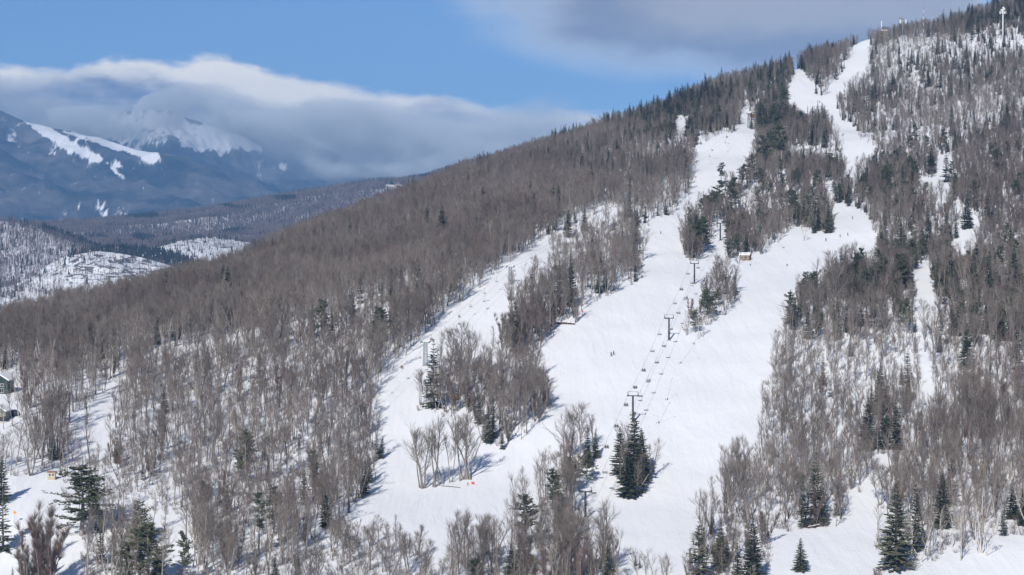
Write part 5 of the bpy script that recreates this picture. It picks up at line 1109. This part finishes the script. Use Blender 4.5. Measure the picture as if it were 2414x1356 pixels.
g = ground(1512, 1160); t = empty('leaning_trunk', ground(1496, 1168), 0, 'pale dead trunk leaning right beside the tall spruces', 'dead tree'); k = g.y / F; m = MB(); m.tube([(0, 0, -.3), (17 * k, .6, 24 * k), (34 * k, 1, 50 * k)], [.2, .16, .09], 7); m.build('trunk', M_TWIG_PALE, t, smooth=True); m = MB(); m.bar((17 * k, .6, 24 * k), (14 * k, .5, 31 * k), .05); m.bar((26 * k, .8, 37 * k), (29 * k, .9, 36 * k), .04); m.build('branch_stub', M_TWIG_PALE, t)
def boulder(name, u, v, s, m_, label, seed):
    g = ground(u, v); rr = np.random.default_rng(seed); bm = bmesh.new(); bmesh.ops.create_icosphere(bm, subdivisions=3, radius=1)
    for q in bm.verts: q.co *= 1 + .35 * float(fbm(q.co.x * 3 + seed, q.co.y * 3 + q.co.z * 2, 1.3, 3)); q.co.x *= s[0]; q.co.y *= s[1]; q.co.z *= s[2]
    me = bpy.data.meshes.new(name); bm.to_mesh(me); bm.free(); me.materials.append(m_); o = bpy.data.objects.new(name, me); COL.objects.link(o); o.location = g + Vector((0, 0, s[2] * .4)); tag(o, label, 'boulder'); return o
boulder('boulder', 1074, 942, (1.7, 1.2, 1.5), M_ROCK, 'jagged brown boulder in the middle of the tree island', 3); boulder('boulder', 2110, 655, (1.1, .9, .9), M_ROCK, 'small brown boulder near the snowy gully', 8)
g = ground(35, 1235); k = g.y / F; t = empty('warning_sign', g, R(-8), 'orange diamond sign on a post by the left path', 'sign'); m = MB(); m.bar((0, 0, -.4), (0, 0, 25 * k), .05, 6); m.build('post', M_GALV, t)
m = MB(); s = 4.4 * k; m.add([(0, -.07, 27 * k - s * 1.2), (s, -.07, 27 * k), (0, -.07, 27 * k + s * 1.2), (-s, -.07, 27 * k), (0, -.03, 27 * k - s * 1.2), (s, -.03, 27 * k), (0, -.03, 27 * k + s * 1.2), (-s, -.03, 27 * k)], [(0, 1, 2, 3), (7, 6, 5, 4), (0, 4, 5, 1), (1, 5, 6, 2), (2, 6, 7, 3), (3, 7, 4, 0)]); m.build('sign_board', M_ORANGE, t)
def fence_panel(u, v, w, h, rz, label, grp=None):
    g = ground(u, v); k = g.y / F; t = empty('fence_panel', g, rz, label, 'marker', grp); w *= k; h *= k
    m = MB(); m.bar((-w / 2, 0, -.3), (-w / 2, 0, h), .04); m.bar((w / 2, 0, -.3), (w / 2, 0, h), .04); m.build('stake', M_GALV, t)
    m = MB(); n = 6; vs = [(-w / 2 + w * i / n, .06 * math.sin(i * 2), z) for z in (h * .12, h * .96) for i in range(n + 1)]; m.add(vs, [(i, i + 1, n + 2 + i, n + 1 + i) for i in range(n)]); m.build('fabric', M_REDF, t)
fence_panel(1103, 1145, 3.5, 8, R(60), 'narrow red fence panel beside the tall bare trees'); fence_panel(1115, 1142, 7, 6, R(-10), 'wide red fence panel beside the tall bare trees')
fence_panel(1080, 1259, 3, 6, R(40), 'narrow red marker on the lower left snow'); fence_panel(1095, 1261, 4, 4.5, 0, 'square red marker on the lower left snow')
def marker(u, v, h, label):
    g = ground(u, v); k = g.y / F; t = empty('marker_pole', g, 0, label, 'marker'); m = MB(); m.bar((0, 0, -.3), (0, 0, h * k), .06, 6); m.build('pole', M_WHITE, t); m = MB(); m.tube([(0, 0, h * k * .15), (0, 0, h * k * .7)], [.28, .2], 8); m.build('pad', M_REDF, t)
marker(1513, 656, 9, 'red padded pole below the dark tree island'); marker(1373, 737, 9, 'red padded pole above the fallen log'); marker(1436, 1257, 9, 'red padded pole by the lowest black tower'); marker(1033, 667, 7, 'small red padded pole at the left trail edge'); marker(2036, 92, 7, 'small red padded pole on the summit snow'); marker(1640, 420, 7, 'small red padded pole beside the upper trail')
# ---- skiers
for pose, u, v, rz, j, p, h_, lb in [('stand', 1441, 840, 170, 'black', 'black', 'black', 'taller of two dark skiers side by side on open snow'), ('stand', 1446.5, 837, 200, 'grey', 'black', 'navy', 'shorter of two dark skiers side by side on open snow'), ('stand', 1530, 546, 150, 'navy', 'black', 'black', 'navy clad skier at the left edge of the upper slope'), ('stand', 1557.5, 552, 220, 'green', 'grey', 'black', 'grey green skier in the middle of the upper slope'),
    ('stand', 1947, 569, 180, 'black', 'black', 'black', 'skier all in black left of two others on the right trail'), ('stand', 1980.5, 560, 160, 'red', 'grey', 'black', 'skier with red top between two others on the right trail'), ('stand', 1998.5, 556, 200, 'grey', 'black', 'navy', 'grey clad skier rightmost of three on the right trail'), ('stand', 2009.5, 517, 215, 'black', 'grey', 'black', 'lone dark skier highest on the right trail'), ('tuck', 1855, 628, 235, 'black', 'grey', 'black', 'crouched dark skier leaning forward on the wide trail'),
    ('stand', 1985, 322, 190, 'black', 'black', 'black', 'dark skier at the left edge of the summit trail'), ('stand', 1988, 320, 170, 'maroon', 'black', 'black', 'maroon skier beside a dark one on the summit trail'), ('stand', 1636, 352, 180, 'black', 'grey', 'grey', 'dark skier by the brush left of the upper trail'), ('stand', 1932, 243, 180, 'black', 'black', 'black', 'dark skier where the two summit trails meet')]:
    g = ground(u, v); person(pose, g + Vector((0, 0, .02)), R(rz), j, p, h_, lb, 'skiers on the trails')
# ---------------------------------------------------------------- air
def add_haze():
    x0, x1, y0, y1, z0, z1 = -6000, 6500, -300, 17500, -420, 1330
    vs = [(x, y, z) for x in (x0, x1) for y in (y0, y1) for z in (z0, z1)]
    me = bpy.data.meshes.new('haze'); me.from_pydata(vs, [], [(0, 1, 3, 2), (4, 6, 7, 5), (0, 4, 5, 1), (2, 3, 7, 6), (0, 2, 6, 4), (1, 5, 7, 3)]); me.update()
    m = bpy.data.materials.new('blue_air'); m.use_nodes = True; nt = m.node_tree; nt.nodes.clear()
    out = nt.nodes.new('ShaderNodeOutputMaterial'); pv = nt.nodes.new('ShaderNodeVolumePrincipled')
    pv.inputs['Color'].default_value = (*HAZE_COL, 1); pv.inputs['Density'].default_value = HAZE_DENS; pv.inputs['Anisotropy'].default_value = -0.12
    nt.links.new(pv.outputs[0], out.inputs['Volume']); me.materials.append(m)
    o = bpy.data.objects.new('haze', me); COL.objects.link(o); tag(o, 'thin blue air over the whole valley', 'haze', None, 'stuff')
HAZE_COL = (0.27, 0.54, 1.0); HAZE_DENS = 7e-5
add_haze()
DENOISE = True
SKY_TINT = (0.80, 0.92, 1.0); CLOUD_GAIN = 1.7
# ---------------------------------------------------------------- light and sky
SUN_E, SUN_A = R(35), R(18)
sv = Vector((-math.sin(SUN_A) * math.cos(SUN_E), -math.cos(SUN_A) * math.cos(SUN_E), math.sin(SUN_E)))
sd = bpy.data.lights.new('sun', 'SUN'); sd.energy = 4.65; sd.angle = R(0.53); sd.color = (1, 0.95, 0.88)
so = bpy.data.objects.new('sun', sd); COL.objects.link(so); so.rotation_euler = (-sv).to_track_quat('-Z', 'Y').to_euler(); so.location = sv * 500
w = bpy.data.worlds.new('World'); SC.world = w; w.use_nodes = True; nt = w.node_tree
bg = nt.nodes['Background']; bg.inputs['Strength'].default_value = 0.1
sk = nd(nt, 'ShaderNodeTexSky', sky_type='NISHITA'); sk.sun_disc = False; sk.sun_elevation = SUN_E; sk.sun_rotation = math.pi + SUN_A; sk.altitude = 2500; sk.air_density = 0.8; sk.dust_density = 0.0; sk.ozone_density = 4.0
class X:
    """small arithmetic on node sockets"""
    def __init__(s, v): s.v = v
    @staticmethod
    def op(o, *a, clamp=False):
        n_ = nd(nt, 'ShaderNodeMath', operation=o); n_.use_clamp = clamp
        for i, q in enumerate(a):
            if isinstance(q, X): nt.links.new(q.v, n_.inputs[i])
            else: n_.inputs[i].default_value = q
        return X(n_.outputs[0])
    def __add__(s, o): return X.op('ADD', s, o)
    def __sub__(s, o): return X.op('SUBTRACT', s, o)
    def __rsub__(s, o): return X.op('SUBTRACT', o, s)
    def __mul__(s, o): return X.op('MULTIPLY', s, o)
    def __truediv__(s, o): return X.op('DIVIDE', s, o)
    __radd__ = __add__; __rmul__ = __mul__
def smooth(x, a, b):
    n_ = nd(nt, 'ShaderNodeMapRange', interpolation_type='SMOOTHSTEP'); nt.links.new(x.v, n_.inputs['Value']); n_.inputs['From Min'].default_value = a; n_.inputs['From Max'].default_value = b
    return X(n_.outputs['Result'])
tc = nd(nt, 'ShaderNodeTexCoord'); sp = nd(nt, 'ShaderNodeSeparateXYZ'); nt.links.new(tc.outputs['Generated'], sp.inputs[0])
dx, dy, dz = (X(sp.outputs[i]) for i in range(3))
north = smooth(dy, 0.2, 0.5); sy = X.op('MAXIMUM', dy, 0.2)
bear = dx / sy; elev = dz / sy                    # bearing east of north and height, as slopes
cmb = nd(nt, 'ShaderNodeCombineXYZ'); nt.links.new(bear.v, cmb.inputs[0]); nt.links.new(elev.v, cmb.inputs[1])
def noise(scale, detail, sx=1.0, sy_=1.0, off=0.0, rough=0.5, dist=0.0):
    mp = nd(nt, 'ShaderNodeMapping'); mp.inputs['Scale'].default_value = (sx, sy_, 1); mp.inputs['Location'].default_value = (off, off * .7, 0); nt.links.new(cmb.outputs[0], mp.inputs['Vector'])
    n_ = nd(nt, 'ShaderNodeTexNoise'); n_.inputs['Scale'].default_value = scale; n_.inputs['Detail'].default_value = detail; n_.inputs['Roughness'].default_value = rough; n_.inputs['Distortion'].default_value = dist
    nt.links.new(mp.outputs['Vector'], n_.inputs['Vector']); return X(n_.outputs['Fac']) - 0.5
def curve(x, pts_, lo, hi):
    """height of a cloud edge along the bearing; x in photograph pixels"""
    n_ = nd(nt, 'ShaderNodeFloatCurve'); c = n_.mapping.curves[0]
    P_ = [((p[0] + 200) / 2800, (p[1] - lo) / (hi - lo)) for p in pts_]
    c.points[0].location = P_[0]; c.points[1].location = P_[-1]
    for p in P_[1:-1]: c.points.new(*p)
    n_.mapping.update(); t = X.op('MULTIPLY_ADD', x, 1 / 2800, 200 / 2800); nt.links.new(t.v, n_.inputs['Value']); return X.op('MULTIPLY_ADD', X(n_.outputs[0]), hi - lo, lo)
# cloud layout is a function of the compass bearing and height angle only
pu = X.op('MULTIPLY_ADD', bear, F, 1207.0); pv = X.op('MULTIPLY_ADD', elev, -F, 560.0)
n_big = noise(22, 5, 1, 2.0, 3.1, .55, .4); n_mid = noise(60, 5, 1, 2.2, 7.7, .55, .3); n_fine = noise(150, 4, 1, 2.5, 1.3)
bank_top = curve(pu, [(-200,165),(0,150),(120,160),(200,152),(330,136),(410,148),(490,127),(560,143),(700,182),(800,194),(900,217),(1000,222),(1100,236),(1200,258),(1350,262),(1500,262),(1700,275),(2400,300)], 100, 400)
shade = curve(pu, [(-200,190),(0,190),(130,176),(230,170),(330,172),(430,200),(560,232),(700,262),(850,285),(950,262),(1040,232),(1100,248),(1200,268),(1350,290),(1700,330),(2400,350)], 100, 400)
e1 = pv - bank_top + n_mid * 44.0 + n_fine * 20.0
bank = smooth(e1, -7.0, 22.0) * smooth(pu, -100000.0, -90000.0)
e2 = pv - shade + n_big * 34.0 + n_mid * 36.0 + n_fine * 8.0
dark = smooth(e2, -20.0, 42.0)
veil = smooth(pv + n_big * 60.0, 210.0, 320.0) * smooth(pu + n_big * 300.0 , -400.0, 900.0)
# grey cloud over the summit
g1 = smooth(pu + n_big * 300.0 + n_mid * 80.0, 1020.0, 1400.0)
gb = curve(pu, [(-200,60),(900,40),(1150,90),(1250,118),(1400,142),(1600,160),(1900,185),(2100,150),(2400,110)], -100, 400)
g2 = 1.0 - smooth(pv - gb + n_big * 90.0 + n_mid * 40.0, -62.0, 52.0)
hole = X.op('MULTIPLY', smooth(pu + n_big * 60.0, 2285.0, 2345.0), 1.0 - smooth(pv, 10.0, 60.0))
grey = g1 * g2 * (1.0 - hole * 0.9)
lit = (1.0 - smooth(pv + n_big * 120.0, 45.0, 125.0)) * smooth(pu + n_big * 160.0, 1420.0, 1640.0)
def col3(c): return (*c, 1)
def mix(f, a, b):
    n_ = nd(nt, 'ShaderNodeMix', data_type='RGBA'); nt.links.new(f.v, n_.inputs['Factor'])
    for s_, q in (('A', a), ('B', b)):
        if isinstance(q, tuple): n_.inputs[s_].default_value = col3(q)
        else: nt.links.new(q, n_.inputs[s_])
    return n_.outputs['Result']
WHITE, DARK, VEIL, GREY, GLIT = CLOUDS = ((0.98, 0.90, 0.74), (0.10, 0.125, 0.20), (0.43, 0.45, 0.46), (0.195, 0.18, 0.185), (0.35, 0.32, 0.275))
body = mix(dark * (0.85 + n_mid * 0.9 + n_fine * 0.15), WHITE, DARK); body = mix(veil * 0.75, body, VEIL)
gc = mix(X.op('ADD', lit, n_mid * 0.6 + n_fine * 0.15, clamp=True), GREY, GLIT)
ccol = mix(grey, body, gc)
cover = X.op('MAXIMUM', bank * 0.96, grey * 0.85) * north
tint = nd(nt, 'ShaderNodeMix', data_type='RGBA', blend_type='MULTIPLY'); tint.inputs['Factor'].default_value = 1.0; nt.links.new(sk.outputs['Color'], tint.inputs['A']); tint.inputs['B'].default_value = (*SKY_TINT, 1)
nt.links.new(tint.outputs['Result'], bg.inputs['Color'])
bg2 = nd(nt, 'ShaderNodeBackground'); nt.links.new(ccol, bg2.inputs['Color']); bg2.inputs['Strength'].default_value = CLOUD_GAIN
ms = nd(nt, 'ShaderNodeMixShader'); nt.links.new(cover.v, ms.inputs[0]); nt.links.new(bg.outputs[0], ms.inputs[1]); nt.links.new(bg2.outputs[0], ms.inputs[2])
nt.links.new(ms.outputs[0], nt.nodes['World Output'].inputs['Surface'])
SC.view_settings.view_transform = 'Standard'; SC.view_settings.look = 'None'; SC.view_settings.exposure = 0; SC.view_settings.gamma = 1
SC.cycles.max_bounces = 5; SC.cycles.diffuse_bounces = 2; SC.cycles.volume_bounces = 0; SC.cycles.use_denoising = DENOISE
